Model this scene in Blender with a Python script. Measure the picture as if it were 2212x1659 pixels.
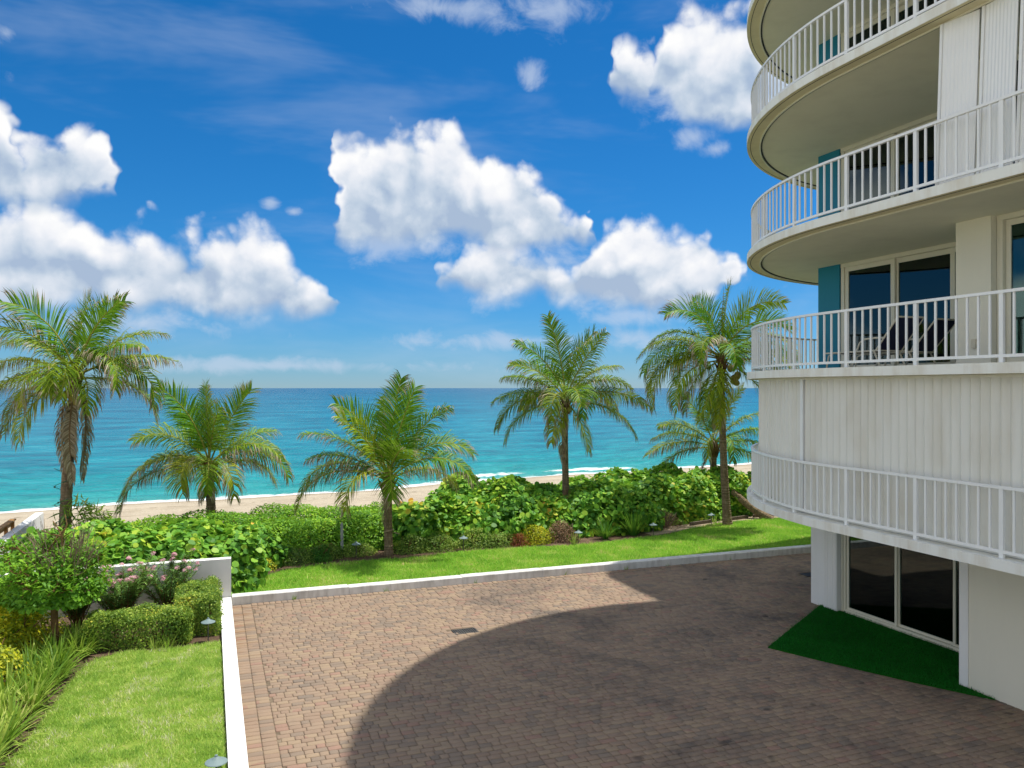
import bpy, math, random
import numpy as np
from mathutils import Vector

# ------------------------------------------------------------------ scene, camera, light
for o in list(bpy.data.objects):
    bpy.data.objects.remove(o)
sc = bpy.context.scene
COL = sc.collection
random.seed(7)
RNG = np.random.default_rng(11)
rad = math.radians

YAW = 20.7
CAM = np.array([-17.90, -11.64, 5.40])
cam_d = bpy.data.cameras.new('camera')
cam = bpy.data.objects.new('camera', cam_d)
COL.objects.link(cam)
cam.location = CAM
cam.rotation_euler = (rad(90), 0, rad(-YAW))
cam_d.sensor_width = 36.0
cam_d.lens = 28.125
cam_d.shift_y = 4 / 1024
cam_d.clip_start = 0.1
cam_d.clip_end = 90000
sc.camera = cam
VR = np.array([math.cos(rad(YAW)), -math.sin(rad(YAW)), 0.0])      # right of the view
VF = np.array([math.sin(rad(YAW)), math.cos(rad(YAW)), 0.0])       # forward

# sun: high, along the shore from the right
SUN = Vector((0.379, 0.0705, 1.0)).normalized()
SUN_EL = math.asin(SUN.z)
SUN_AZ = math.atan2(SUN.x, SUN.y)
sun_d = bpy.data.lights.new('sun', 'SUN')
sun_d.energy = 4.4
sun_d.angle = rad(0.53)
sun_d.color = (1.0, 0.95, 0.87)
sun = bpy.data.objects.new('sun', sun_d)
COL.objects.link(sun)
sun.rotation_euler = (-SUN).to_track_quat('-Z', 'Y').to_euler()
sun.location = (20, 5, 60)

sc.view_settings.view_transform = 'Standard'
sc.view_settings.look = 'None'
sc.view_settings.gamma = 1.0
sc.view_settings.exposure = 0.25
sc.view_settings.use_curve_mapping = False
sc.render.engine = 'CYCLES'
sc.cycles.max_bounces = 5
sc.cycles.transparent_max_bounces = 12


class NT:
    """small helper round a node tree"""
    def __init__(s, tree):
        s.t = tree
        s.n = tree.nodes
        s.l = tree.links

    def node(s, typ, **kw):
        n = s.n.new(typ)
        for k, v in kw.items():
            setattr(n, k, v)
        return n

    def put(s, sock, v):
        if hasattr(v, 'is_linked') or isinstance(v, bpy.types.NodeSocket):
            s.l.new(v, sock)
        else:
            sock.default_value = v

    def math(s, op, a, b=None, c=None, clamp=False):
        n = s.node('ShaderNodeMath', operation=op, use_clamp=clamp)
        for i, v in enumerate((a, b, c)):
            if v is not None:
                s.put(n.inputs[i], v)
        return n.outputs[0]

    def vec(s, op, a, b=None, c=None):
        n = s.node('ShaderNodeVectorMath', operation=op)
        for i, v in enumerate((a, b, c)):
            if v is not None:
                s.put(n.inputs[i], v)
        return n.outputs['Value'] if op in ('LENGTH', 'DOT_PRODUCT') else n.outputs[0]

    def mix(s, f, a, b, blend='MIX'):
        n = s.node('ShaderNodeMix', data_type='RGBA', blend_type=blend)
        s.put(n.inputs['Factor'], f)
        s.put(n.inputs['A'], a)
        s.put(n.inputs['B'], b)
        return n.outputs['Result']

    def ramp(s, f, stops, interp='LINEAR'):
        n = s.node('ShaderNodeValToRGB')
        n.color_ramp.interpolation = interp
        e = n.color_ramp.elements
        while len(e) < len(stops):
            e.new(0.5)
        for i, (p, c) in enumerate(stops):
            e[i].position = p
            e[i].color = tuple(c) + (1,) if len(c) == 3 else c
        s.put(n.inputs[0], f)
        return n.outputs[0]

    def noise(s, vec, scale, detail=4, rough=0.55, out='Fac', dist=0.0):
        n = s.node('ShaderNodeTexNoise')
        if vec is not None:
            s.put(n.inputs['Vector'], vec)
        n.inputs['Scale'].default_value = scale
        n.inputs['Detail'].default_value = detail
        n.inputs['Roughness'].default_value = rough
        n.inputs['Distortion'].default_value = dist
        return n.outputs[out]

    def maprange(s, v, a, b, c=0.0, d=1.0, smooth=False):
        n = s.node('ShaderNodeMapRange', interpolation_type='SMOOTHSTEP' if smooth else 'LINEAR')
        s.put(n.inputs[0], v)
        for i, x in enumerate((a, b, c, d)):
            s.put(n.inputs[i + 1], x)
        return n.outputs[0]


def pix_dir(dx, dy):
    """azimuth (from view axis) and elevation of a point of the sky"""
    k = 2212 / 1024
    X = (dx / k - 512) / 800
    Z = (388 - dy / k) / 800
    return math.atan(X), math.atan(Z / math.sqrt(1 + X * X))


# silhouettes of the cumulus banks: (position, top, base) along a 2212 px wide panorama of the sky
BANK_A = [(-260, 200, 440), (0, 213, 440), (40, 232, 442), (66, 300, 442), (78, 322, 442), (98, 262, 442), (150, 262, 440), (200, 273, 425), (235, 308, 400), (250, 365, 385), (275, 440, 300),
          (690, 560, 400), (716, 440, 495), (735, 330, 512), (765, 312, 524), (800, 300, 530), (835, 264, 530), (870, 284, 528), (900, 318, 524), (930, 303, 520), (965, 288, 522), (1000, 318, 526), (1040, 374, 530),
          (1075, 348, 534), (1100, 338, 538), (1140, 372, 540), (1175, 398, 538), (1205, 432, 534), (1240, 444, 526), (1270, 478, 508), (1283, 560, 430),
          (1286, 260, 90), (1304, 132, 190), (1330, 104, 214), (1350, 94, 230), (1390, 108, 222), (1410, 140, 185), (1430, 70, 200), (1460, 52, 216), (1500, 26, 250), (1540, 38, 264), (1580, 40, 272), (1640, 30, 272),
          (1760, 40, 262), (1840, 180, 160), (1860, 260, 60)]
BANK_B = [(-260, 440, 664), (0, 447, 655), (90, 440, 652), (160, 470, 656), (190, 482, 660), (240, 495, 664), (310, 488, 667), (350, 505, 669), (400, 494, 670), (440, 518, 671), (470, 505, 673),
          (520, 500, 676), (560, 504, 680), (600, 528, 684), (650, 566, 686), (690, 590, 682), (715, 620, 670), (727, 644, 655), (738, 690, 610),
          (926, 650, 560), (938, 600, 612), (955, 556, 626), (1000, 530, 634), (1050, 520, 640), (1100, 515, 642), (1150, 528, 644), (1200, 560, 648), (1240, 574, 652), (1275, 545, 655), (1290, 505, 656), (1320, 488, 658),
          (1380, 476, 662), (1430, 500, 664), (1480, 486, 660), (1520, 494, 652), (1545, 524, 645), (1570, 560, 636), (1590, 602, 615), (1604, 660, 560)]
THIN = [(1140, 158, 44, 40), (1500, 296, 62, 36), (1548, 322, 46, 24), (584, 438, 22, 20), (635, 458, 24, 12), (15, 72, 44, 36), (1190, 22, 170, 62), (950, 18, 190, 40),
        (1480, 225, 150, 60), (1375, 682, 120, 26), (1032, 650, 56, 34), (850, 530, 150, 50), (1330, 600, 260, 90), (300, 700, 360, 36), (1150, 735, 420, 30), (620, 790, 500, 22), (1180, 560, 120, 70)]
AZ0, AZ1, EL0, EL1 = -1.0, 1.0, -0.1, 0.8


def build_world():
    w = bpy.data.worlds.new('World')
    sc.world = w
    w.use_nodes = True
    T = NT(w.node_tree)
    T.n.clear()
    out = T.node('ShaderNodeOutputWorld')
    sky = T.node('ShaderNodeTexSky', sky_type='NISHITA')
    sky.sun_disc = False
    sky.sun_elevation = SUN_EL
    sky.sun_rotation = SUN_AZ
    sky.altitude = 0
    sky.air_density = 1.0
    sky.dust_density = 0.0
    sky.ozone_density = 2.0
    tc = T.node('ShaderNodeTexCoord')
    d = tc.outputs['Generated']
    dx = T.vec('DOT_PRODUCT', d, tuple(VR))
    dy = T.vec('DOT_PRODUCT', d, tuple(VF))
    sep = T.node('ShaderNodeSeparateXYZ')
    T.l.new(d, sep.inputs[0])
    az = T.math('ARCTAN2', dx, dy)
    el = T.math('ARCSINE', sep.outputs[2])
    cmb = T.node('ShaderNodeCombineXYZ')
    T.l.new(az, cmb.inputs[0])
    T.l.new(el, cmb.inputs[1])
    p = cmb.outputs[0]
    wob = T.node('ShaderNodeTexNoise', noise_dimensions='2D')
    T.put(wob.inputs['Vector'], p)
    wob.inputs['Scale'].default_value = 15
    wob.inputs['Detail'].default_value = 3
    azn = T.maprange(T.math('ADD', az, T.math('MULTIPLY_ADD', wob.outputs['Fac'], 0.085, -0.0425)), AZ0, AZ1)

    def curve(pts, idx):
        n = T.node('ShaderNodeFloatCurve')
        n.mapping.use_clip = True
        c = n.mapping.curves[0]
        P = []
        for q in pts:
            a, _ = pix_dir(q[0], 300)
            _, e = pix_dir(q[0], q[idx])
            P.append(((a - AZ0) / (AZ1 - AZ0), (e - EL0) / (EL1 - EL0)))
        P.sort()
        P = [(0.0, 0.02 if idx == 1 else 0.9)] + [x for x in P if 0.02 < x[0] < 0.98] + [(1.0, 0.02 if idx == 1 else 0.9)]
        c.points[0].location = P[0]
        c.points[1].location = P[-1]
        for x in P[1:-1]:
            c.points.new(*x)
        for x in c.points:
            x.handle_type = 'VECTOR'
        n.mapping.update()
        T.put(n.inputs['Value'], azn)
        return T.maprange(n.outputs[0], 0, 1, EL0, EL1)

    def noise2(vec, scale, detail, rough=0.55, dist=0.0):
        n = T.node('ShaderNodeTexNoise', noise_dimensions='2D')
        T.put(n.inputs['Vector'], vec)
        n.inputs['Scale'].default_value = scale
        n.inputs['Detail'].default_value = detail
        n.inputs['Roughness'].default_value = rough
        n.inputs['Distortion'].default_value = dist
        return n

    def billow(P):
        n1 = noise2(P, 11.0, 6, 0.52)
        v = T.node('ShaderNodeTexVoronoi', feature='F1', voronoi_dimensions='2D')
        v.inputs['Scale'].default_value = 19
        v.inputs['Detail'].default_value = 1.5
        v.inputs['Roughness'].default_value = 0.55
        off = T.vec('SCALE', n1.outputs['Color'])
        off.node.inputs['Scale'].default_value = 0.05
        T.put(v.inputs['Vector'], T.vec('ADD', P, off))
        a = T.math('MULTIPLY_ADD', n1.outputs['Fac'], 2.0, -1.0)
        return T.math('ADD', a, T.math('MULTIPLY_ADD', v.outputs['Distance'], -0.75, 0.36))

    b0 = billow(p)
    b1 = billow(T.vec('ADD', p, (0.010, 0.019, 0.0)))
    relief = T.math('SUBTRACT', b0, b1)

    def bank(pts):
        t = curve(pts, 1)
        b = curve(pts, 2)
        up = T.math('MULTIPLY', T.math('SUBTRACT', t, el), 1 / 0.034)
        dn = T.math('MULTIPLY', T.math('SUBTRACT', el, b), 1 / 0.030)
        f = T.math('MINIMUM', T.math('ADD', up, T.math('MULTIPLY', b0, 1.15)), T.math('ADD', dn, T.math('MULTIPLY', b0, 0.65)))
        alpha = T.maprange(f, -0.50, 0.34, 0, 1, True)
        v = T.math('DIVIDE', T.math('SUBTRACT', el, b), T.math('MAXIMUM', T.math('SUBTRACT', t, b), 0.02))
        lit = T.math('ADD', T.math('MULTIPLY', relief, 0.52), T.math('ADD', T.math('MULTIPLY', b0, 0.30), T.maprange(v, -0.10, 0.85, -0.14, 0.72)))
        edge = T.maprange(f, 0.0, 1.6, 0.16, 0.0)
        return alpha, T.math('ADD', lit, edge)

    aA, lA = bank(BANK_A)
    aB, lB = bank(BANK_B)
    shades = [(0.0, (0.40, 0.51, 0.68)), (0.22, (0.53, 0.63, 0.76)), (0.46, (0.70, 0.765, 0.86)), (0.74, (0.88, 0.90, 0.95)), (1.0, (1.0, 1.0, 1.0))]
    cA, cB = T.ramp(lA, shades), T.ramp(lB, shades)

    acc = None
    for (cx, cy, rx, ry) in THIN:
        a, b = pix_dir(cx, cy)
        a1, _ = pix_dir(cx + rx, cy)
        _, e1 = pix_dir(cx, cy - ry)
        ra, rb = abs(a1 - a), abs(e1 - b)
        ln = T.vec('LENGTH', T.vec('MULTIPLY_ADD', p, (1 / ra, 1 / rb, 0), (-a / ra, -b / rb, 0)))
        acc = ln if acc is None else T.math('SMOOTH_MIN', acc, ln, 0.3)
    n2 = noise2(T.vec('MULTIPLY', p, (14, 20, 1)), 1.0, 6, 0.62, 0.3).outputs['Fac']
    aT = T.maprange(T.math('ADD', T.math('SUBTRACT', 1.0, acc), T.math('MULTIPLY_ADD', n2, 2.4, -1.2)), 0.0, 1.1, 0, 0.60, True)
    # faint high veil over the whole sky
    n3 = noise2(T.vec('MULTIPLY', p, (1.6, 7.0, 1)), 1.3, 5, 0.6, 0.25).outputs['Fac']
    veil = T.maprange(n3, 0.45, 0.80, 0, 0.20, True)
    # unseen bright cumulus beyond the banks, added as fill light for the shade
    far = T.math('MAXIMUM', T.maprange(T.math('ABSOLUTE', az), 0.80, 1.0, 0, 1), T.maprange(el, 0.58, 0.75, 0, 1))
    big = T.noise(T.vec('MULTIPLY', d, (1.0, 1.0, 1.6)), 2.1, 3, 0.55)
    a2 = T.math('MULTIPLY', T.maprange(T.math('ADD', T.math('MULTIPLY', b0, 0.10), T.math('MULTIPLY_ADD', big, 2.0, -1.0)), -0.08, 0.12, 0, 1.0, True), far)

    # camera rendering of the blue: deep at the top, pale at the horizon
    sc3 = T.node('ShaderNodeSeparateColor')
    T.l.new(sky.outputs[0], sc3.inputs[0])
    cc3 = T.node('ShaderNodeCombineColor')
    T.l.new(T.math('MULTIPLY', T.math('POWER', sc3.outputs[0], 1.8), 0.0453), cc3.inputs[0])
    T.l.new(T.math('MULTIPLY', sc3.outputs[1], 0.445), cc3.inputs[1])
    T.l.new(T.math('MULTIPLY', sc3.outputs[2], 0.765), cc3.inputs[2])
    tint = cc3.outputs[0]
    bg_sky = T.node('ShaderNodeBackground')
    bg_sky.inputs[1].default_value = 0.12
    T.l.new(tint, bg_sky.inputs[0])
    bg_thin = T.node('ShaderNodeBackground')
    bg_thin.inputs[0].default_value = (0.62, 0.72, 0.88, 1)
    bg_thin.inputs[1].default_value = 0.80

    def bgc(c):
        n = T.node('ShaderNodeBackground')
        T.l.new(c, n.inputs[0])
        n.inputs[1].default_value = 0.84
        return n.outputs[0]

    def mixs(f, a, b):
        m = T.node('ShaderNodeMixShader')
        T.put(m.inputs[0], f)
        T.l.new(a, m.inputs[1])
        T.l.new(b, m.inputs[2])
        return m.outputs[0]
    s = mixs(T.math('MAXIMUM', veil, aT), bg_sky.outputs[0], bg_thin.outputs[0])
    bg_fill = T.node('ShaderNodeBackground')
    bg_fill.inputs[0].default_value = (1.0, 0.985, 0.96, 1)
    bg_fill.inputs[1].default_value = 1.25
    s = mixs(a2, s, bg_fill.outputs[0])
    s = mixs(aB, s, bgc(cB))
    s = mixs(aA, s, bgc(cA))
    T.l.new(s, out.inputs[0])


build_world()

# ------------------------------------------------------------------ materials
M = {}


def base_mat(name):
    m = bpy.data.materials.new(name)
    m.use_nodes = True
    T = NT(m.node_tree)
    T.n.clear()
    out = T.node('ShaderNodeOutputMaterial')
    M[name] = m
    return m, T, out


def principled(T, out, col, rough=0.6, spec=0.4, bump=None, bstr=0.2, bdist=0.01, metal=0.0):
    b = T.node('ShaderNodeBsdfPrincipled')
    T.put(b.inputs['Base Color'], col if not isinstance(col, tuple) else tuple(col) + (1,))
    T.put(b.inputs['Roughness'], rough)
    b.inputs['Specular IOR Level'].default_value = spec
    b.inputs['Metallic'].default_value = metal
    if bump is not None:
        bn = T.node('ShaderNodeBump')
        bn.inputs['Strength'].default_value = bstr
        bn.inputs['Distance'].default_value = bdist
        T.put(bn.inputs['Height'], bump)
        T.l.new(bn.outputs[0], b.inputs['Normal'])
    T.l.new(b.outputs[0], out.inputs[0])
    return b


def paint(name, c, rough=0.55, dirt=(0.45, 0.42, 0.34), amount=0.25, scale=1.2, streak=True, spec=0.35, grain=60):
    m, T, out = base_mat(name)
    geo = T.node('ShaderNodeNewGeometry')
    P = geo.outputs['Position']
    sv = T.vec('MULTIPLY', P, (1.0, 1.0, 0.18 if streak else 1.0))
    n = T.noise(sv, scale * 3.0, 6, 0.62)
    n2 = T.noise(P, scale, 4, 0.5)
    f = T.math('MULTIPLY', T.maprange(T.math('ADD', T.math('MULTIPLY', n, 0.6), T.math('MULTIPLY', n2, 0.4)), 0.46, 0.72), amount)
    col = T.mix(f, tuple(c) + (1,), tuple(dirt) + (1,))
    h = T.noise(P, grain, 3, 0.6)
    principled(T, out, col, rough, spec, h, 0.15, 0.004)
    return m


def leaf_mat(name, stops, trans=0.35, rough=0.42, spec=0.22, tcol=(0.34, 0.52, 0.05), hue_noise=0.8, hue_amt=1.1):
    m, T, out = base_mat(name)
    geo = T.node('ShaderNodeNewGeometry')
    r = geo.outputs['Random Per Island']
    n = T.noise(geo.outputs['Position'], hue_noise, 3, 0.5)
    f = T.math('ADD', T.math('MULTIPLY', r, 0.72), T.math('MULTIPLY', T.math('SUBTRACT', n, 0.40), hue_amt), clamp=True)
    col = T.ramp(f, stops)
    b = T.node('ShaderNodeBsdfPrincipled')
    T.l.new(col, b.inputs['Base Color'])
    b.inputs['Roughness'].default_value = max(rough, 0.5)
    b.inputs['Specular IOR Level'].default_value = spec
    tr = T.node('ShaderNodeBsdfTranslucent')
    tc = T.mix(0.5, col, tuple(tcol) + (1,))
    T.l.new(tc, tr.inputs[0])
    mx = T.node('ShaderNodeMixShader')
    mx.inputs[0].default_value = trans
    T.l.new(b.outputs[0], mx.inputs[1])
    T.l.new(tr.outputs[0], mx.inputs[2])
    T.l.new(mx.outputs[0], out.inputs[0])
    return m


def build_materials():
    paint('white_stucco', (0.80, 0.80, 0.77), 0.8, amount=0.16)
    paint('kerb_paint', (0.74, 0.73, 0.69), 0.85, dirt=(0.26, 0.24, 0.20), amount=0.7, scale=2.0)
    paint('slab_paint', (0.82, 0.82, 0.75), 0.7, dirt=(0.50, 0.40, 0.24), amount=0.6, scale=1.3)
    paint('soffit_paint', (0.76, 0.73, 0.58), 0.85, dirt=(0.40, 0.36, 0.27), amount=0.25, scale=0.5, streak=False)
    paint('soffit_edge_paint', (0.72, 0.65, 0.44), 0.85, dirt=(0.40, 0.34, 0.20), amount=0.35, scale=0.9, streak=False)
    paint('cream_wall', (0.76, 0.73, 0.60), 0.85, amount=0.15, scale=0.6)
    paint('rail_paint', (0.82, 0.82, 0.79), 0.35, amount=0.10, spec=0.5)
    paint('shutter_paint', (0.72, 0.715, 0.65), 0.5, dirt=(0.50, 0.44, 0.31), amount=0.5, scale=1.0, spec=0.45)
    paint('frame_paint', (0.70, 0.67, 0.54), 0.4, amount=0.15)
    paint('blue_paint', (0.010, 0.20, 0.30), 0.55, dirt=(0.01, 0.15, 0.22), amount=0.5)
    paint('dark_recess', (0.03, 0.03, 0.03), 0.7, amount=0.0)  # near-black put in recesses in place of their own shade
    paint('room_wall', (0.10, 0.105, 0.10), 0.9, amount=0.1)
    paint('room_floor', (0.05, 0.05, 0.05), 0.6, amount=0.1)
    paint('balcony_floor', (0.46, 0.46, 0.44), 0.8, amount=0.2, streak=False)
    paint('iron', (0.035, 0.035, 0.035), 0.6, amount=0.2)
    paint('lamp_metal', (0.19, 0.26, 0.26), 0.6, dirt=(0.13, 0.20, 0.185), amount=0.5, scale=9)
    paint('lamp_stem', (0.08, 0.075, 0.07), 0.6, amount=0.2)
    paint('chair_frame', (0.62, 0.57, 0.44), 0.4, amount=0.1)
    paint('chair_sling', (0.012, 0.018, 0.05), 0.7, dirt=(0.02, 0.03, 0.07), amount=0.3, grain=400)
    paint('machine_black', (0.02, 0.02, 0.022), 0.4, amount=0.1)
    paint('grey_stake', (0.34, 0.35, 0.36), 0.6, amount=0.4)
    paint('husk', (0.30, 0.26, 0.05), 0.5, dirt=(0.30, 0.16, 0.05), amount=0.6, scale=8)
    paint('rope', (0.32, 0.24, 0.15), 0.9, amount=0.2)
    paint('green_string', (0.0, 0.16, 0.10), 0.5, amount=0.1)

    # wood
    m, T, out = base_mat('timber')
    tc = T.node('ShaderNodeTexCoord')
    n = T.noise(T.vec('MULTIPLY', tc.outputs['Object'], (1.5, 14, 14)), 2.5, 6, 0.6)
    col = T.ramp(n, [(0.25, (0.20, 0.095, 0.03)), (0.55, (0.42, 0.23, 0.08)), (0.8, (0.55, 0.33, 0.14))])
    principled(T, out, col, 0.75, 0.3, n, 0.3, 0.01)

    m, T, out = base_mat('grey_timber')
    tc = T.node('ShaderNodeTexCoord')
    n = T.noise(T.vec('MULTIPLY', tc.outputs['Object'], (1.5, 14, 14)), 2.5, 6, 0.6)
    col = T.ramp(n, [(0.25, (0.07, 0.055, 0.04)), (0.8, (0.22, 0.18, 0.13))])
    principled(T, out, col, 0.85, 0.2, n, 0.3, 0.01)

    # glass of the sliding doors: green tinted pane, half mirror
    m, T, out = base_mat('door_glass')
    lw = T.node('ShaderNodeFresnel')
    lw.inputs['IOR'].default_value = 1.6
    tr = T.node('ShaderNodeBsdfTransparent')
    tr.inputs[0].default_value = (0.26, 0.44, 0.40, 1)
    gl = T.node('ShaderNodeBsdfGlossy')
    gl.inputs['Color'].default_value = (0.66, 0.80, 0.80, 1)
    gl.inputs['Roughness'].default_value = 0.01
    geo = T.node('ShaderNodeNewGeometry')
    bn = T.node('ShaderNodeBump')
    bn.inputs['Strength'].default_value = 0.02
    bn.inputs['Distance'].default_value = 0.02
    T.put(bn.inputs['Height'], T.noise(geo.outputs['Position'], 1.2, 2))
    T.l.new(bn.outputs[0], gl.inputs['Normal'])
    mx = T.node('ShaderNodeMixShader')
    T.l.new(T.math('MULTIPLY', lw.outputs[0], 1.25, clamp=True), mx.inputs[0])
    T.l.new(tr.outputs[0], mx.inputs[1])
    T.l.new(gl.outputs[0], mx.inputs[2])
    T.l.new(mx.outputs[0], out.inputs[0])

    # concrete pavers
    m, T, out = base_mat('paver')
    geo = T.node('ShaderNodeNewGeometry')
    oi = T.node('ShaderNodeObjectInfo')
    P = geo.outputs['Position']
    r = T.math('FRACT', T.math('ADD', geo.outputs['Random Per Island'], oi.outputs['Random']))
    patch = T.noise(P, 0.55, 2, 0.5)
    rr = T.math('ADD', T.math('MULTIPLY', r, 0.80), T.math('MULTIPLY', patch, 0.22), clamp=True)
    col = T.ramp(rr, [(0.0, (0.190, 0.152, 0.118)), (0.12, (0.228, 0.174, 0.128)), (0.28, (0.298, 0.214, 0.146)),
                      (0.50, (0.276, 0.192, 0.132)), (0.70, (0.318, 0.232, 0.150)), (0.86, (0.300, 0.180, 0.130)),
                      (0.96, (0.330, 0.162, 0.128))], 'CONSTANT')
    mott = T.noise(P, 55, 4, 0.7)
    col = T.mix(T.maprange(mott, 0.3, 0.8, 0.0, 0.35), col, (0.42, 0.33, 0.24, 1))
    grit = T.noise(P, 260, 2, 0.6)
    col = T.mix(T.maprange(grit, 0.35, 0.75, 0.0, 0.30), col, (0.12, 0.09, 0.07, 1))
    st = T.noise(P, 0.42, 5, 0.62, dist=0.6)
    stn = T.noise(P, 4.5, 4, 0.65)
    stain = T.maprange(T.math('ADD', T.math('MULTIPLY', st, 0.7), T.math('MULTIPLY', stn, 0.3)), 0.47, 0.66, 0.0, 0.72)
    xy = T.node('ShaderNodeSeparateXYZ')
    T.l.new(P, xy.inputs[0])
    traffic = T.math('MULTIPLY', T.maprange(xy.outputs[0], -14.5, -11.5, 0.12, 1.0), 1.0)
    col = T.mix(T.math('MULTIPLY', stain, traffic), col, (0.075, 0.068, 0.064, 1))
    # oil drips
    dr = T.maprange(T.noise(P, 2.6, 2, 0.4), 0.70, 0.76, 0.0, 0.6)
    col = T.mix(T.math('MULTIPLY', dr, traffic), col, (0.035, 0.03, 0.028, 1))
    # rust water stain along the low wall
    rs = T.math('MULTIPLY', T.maprange(xy.outputs[0], -17.4, -16.5, 1.0, 0.0),
                T.maprange(T.noise(T.vec('MULTIPLY', P, (0.6, 5, 1)), 1.6, 4), 0.45, 0.65, 0, 0.6))
    rs = T.math('MULTIPLY', rs, T.maprange(xy.outputs[1], 4.0, 7.5, 0.15, 1.0))
    col = T.mix(rs, col, (0.22, 0.10, 0.03, 1))
    principled(T, out, col, 0.88, 0.25, T.math('ADD', grit, T.math('MULTIPLY', mott, 0.7)), 0.35, 0.004)

    def ground(name, stops, scale, rough=0.95, detail=8, bstr=0.5, bdist=0.02, second=None):
        m, T, out = base_mat(name)
        geo = T.node('ShaderNodeNewGeometry')
        P = geo.outputs['Position']
        n = T.noise(P, scale, detail, 0.65)
        big = T.noise(P, scale * 0.07, 4, 0.55)
        f = T.math('ADD', T.math('MULTIPLY', n, 0.65), T.math('MULTIPLY', big, 0.35))
        col = T.ramp(f, stops)
        principled(T, out, col, rough, 0.15, n, bstr, bdist)
    ground('joint_sand', [(0.3, (0.06, 0.045, 0.033)), (0.55, (0.20, 0.155, 0.105)), (0.7, (0.42, 0.35, 0.25))], 9, bdist=0.01)
    ground('soil', [(0.3, (0.045, 0.028, 0.018)), (0.55, (0.12, 0.08, 0.052)), (0.75, (0.30, 0.21, 0.14))], 22)
    ground('lawn_earth', [(0.32, (0.10, 0.19, 0.02)), (0.55, (0.20, 0.28, 0.04)), (0.75, (0.36, 0.31, 0.13))], 14)
    ground('artificial_turf', [(0.3, (0.003, 0.065, 0.002)), (0.6, (0.006, 0.12, 0.004)), (0.8, (0.012, 0.16, 0.008))], 60, bdist=0.02, bstr=0.9)

    # beach sand with vehicle tracks along the shore
    m, T, out = base_mat('beach_sand')
    geo = T.node('ShaderNodeNewGeometry')
    P = geo.outputs['Position']
    at = T.node('ShaderNodeAttribute')
    at.attribute_name = 'shore'
    sh = at.outputs['Fac']
    n = T.noise(P, 6, 8, 0.65)
    big = T.noise(P, 0.35, 4, 0.6)
    col = T.ramp(T.math('ADD', T.math('MULTIPLY', n, 0.5), T.math('MULTIPLY', big, 0.5)),
                 [(0.30, (0.33, 0.275, 0.195)), (0.55, (0.465, 0.40, 0.295)), (0.75, (0.54, 0.475, 0.365))])
    wet = T.maprange(sh, -2.4, -0.4, 0.0, 0.5, True)
    col = T.mix(wet, col, (0.23, 0.17, 0.105, 1))
    wv = T.math('SINE', T.math('ADD', T.math('MULTIPLY', sh, 5.2), T.math('MULTIPLY', big, 6.0)))
    tracks = T.math('MULTIPLY', T.maprange(wv, 0.35, 1.0, 0, 1), T.maprange(T.noise(P, 0.9, 4), 0.42, 0.6, 0, 1))
    tracks = T.math('MULTIPLY', tracks, T.math('MULTIPLY', T.maprange(sh, -20, -15, 0, 1), T.maprange(sh, -7, -4, 1, 0)))
    col = T.mix(T.math('MULTIPLY', tracks, 0.32), col, (0.25, 0.18, 0.11, 1))
    wl = T.math('MULTIPLY', T.maprange(T.math('ABSOLUTE', T.math('ADD', sh, T.math('ADD', 4.2, T.math('MULTIPLY', big, 3)))), 0.0, 0.35, 1, 0),
                T.maprange(T.noise(P, 2.2, 5), 0.5, 0.6, 0, 0.7))
    col = T.mix(wl, col, (0.10, 0.065, 0.035, 1))
    hgt = T.math('SUBTRACT', T.math('ADD', n, big), T.math('MULTIPLY', tracks, 0.7))
    principled(T, out, col, 0.95, 0.1, hgt, 0.9, 0.10)

    # sea water
    m, T, out = base_mat('sea_water')
    geo = T.node('ShaderNodeNewGeometry')
    P = geo.outputs['Position']
    at = T.node('ShaderNodeAttribute')
    at.attribute_name = 'shore'
    sh = at.outputs['Fac']
    lg = T.math('LOGARITHM', T.math('MAXIMUM', T.math('ADD', sh, 3.0), 1.0), 10.0)     # 0 .. 4.5
    patchn = T.noise(T.vec('MULTIPLY', P, (0.012, 0.045, 0)), 1.0, 5, 0.6)
    pn2 = T.noise(T.vec('MULTIPLY', P, (0.16, 0.55, 0)), 1.0, 4, 0.6)
    lgn = T.math('ADD', lg, T.math('ADD', T.math('MULTIPLY', T.math('SUBTRACT', patchn, 0.5), 0.75),
                                   T.math('MULTIPLY', T.math('SUBTRACT', pn2, 0.5), 0.42)))
    col = T.ramp(T.math('DIVIDE', lgn, 4.0),
                 [(0.05, (0.28, 0.46, 0.38)), (0.17, (0.045, 0.345, 0.315)), (0.30, (0.008, 0.275, 0.295)), (0.44, (0.003, 0.220, 0.290)),
                  (0.60, (0.002, 0.165, 0.260)), (0.78, (0.002, 0.105, 0.200)), (1.0, (0.002, 0.070, 0.155))])
    # ripples lengthen offshore; sky reflection on their slopes is painted into the colour
    xs_ = T.node('ShaderNodeSeparateXYZ')
    T.l.new(P, xs_.inputs[0])
    so = T.math('MAXIMUM', T.math('ADD', sh, 32.0), 20.0)
    rc = T.node('ShaderNodeCombineXYZ')
    T.l.new(T.math('DIVIDE', xs_.outputs[0], so), rc.inputs[0])
    T.l.new(T.math('LOGARITHM', so, 10.0), rc.inputs[1])
    rip = T.noise(T.vec('MULTIPLY', rc.outputs[0], (9.0, 30, 0)), 1.0, 5, 0.62, dist=0.25)
    rip2 = T.noise(T.vec('MULTIPLY', rc.outputs[0], (26, 80, 0)), 1.0, 3, 0.6)
    wav = T.noise(T.vec('MULTIPLY', P, (0.22, 1.0, 0)), 0.75, 5, 0.6, dist=0.3)
    wav2 = T.noise(T.vec('MULTIPLY', P, (0.5, 1.0, 0)), 2.8, 4, 0.6)
    swell = T.noise(T.vec('MULTIPLY', P, (0.05, 0.26, 0)), 1.0, 3, 0.5)
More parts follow.
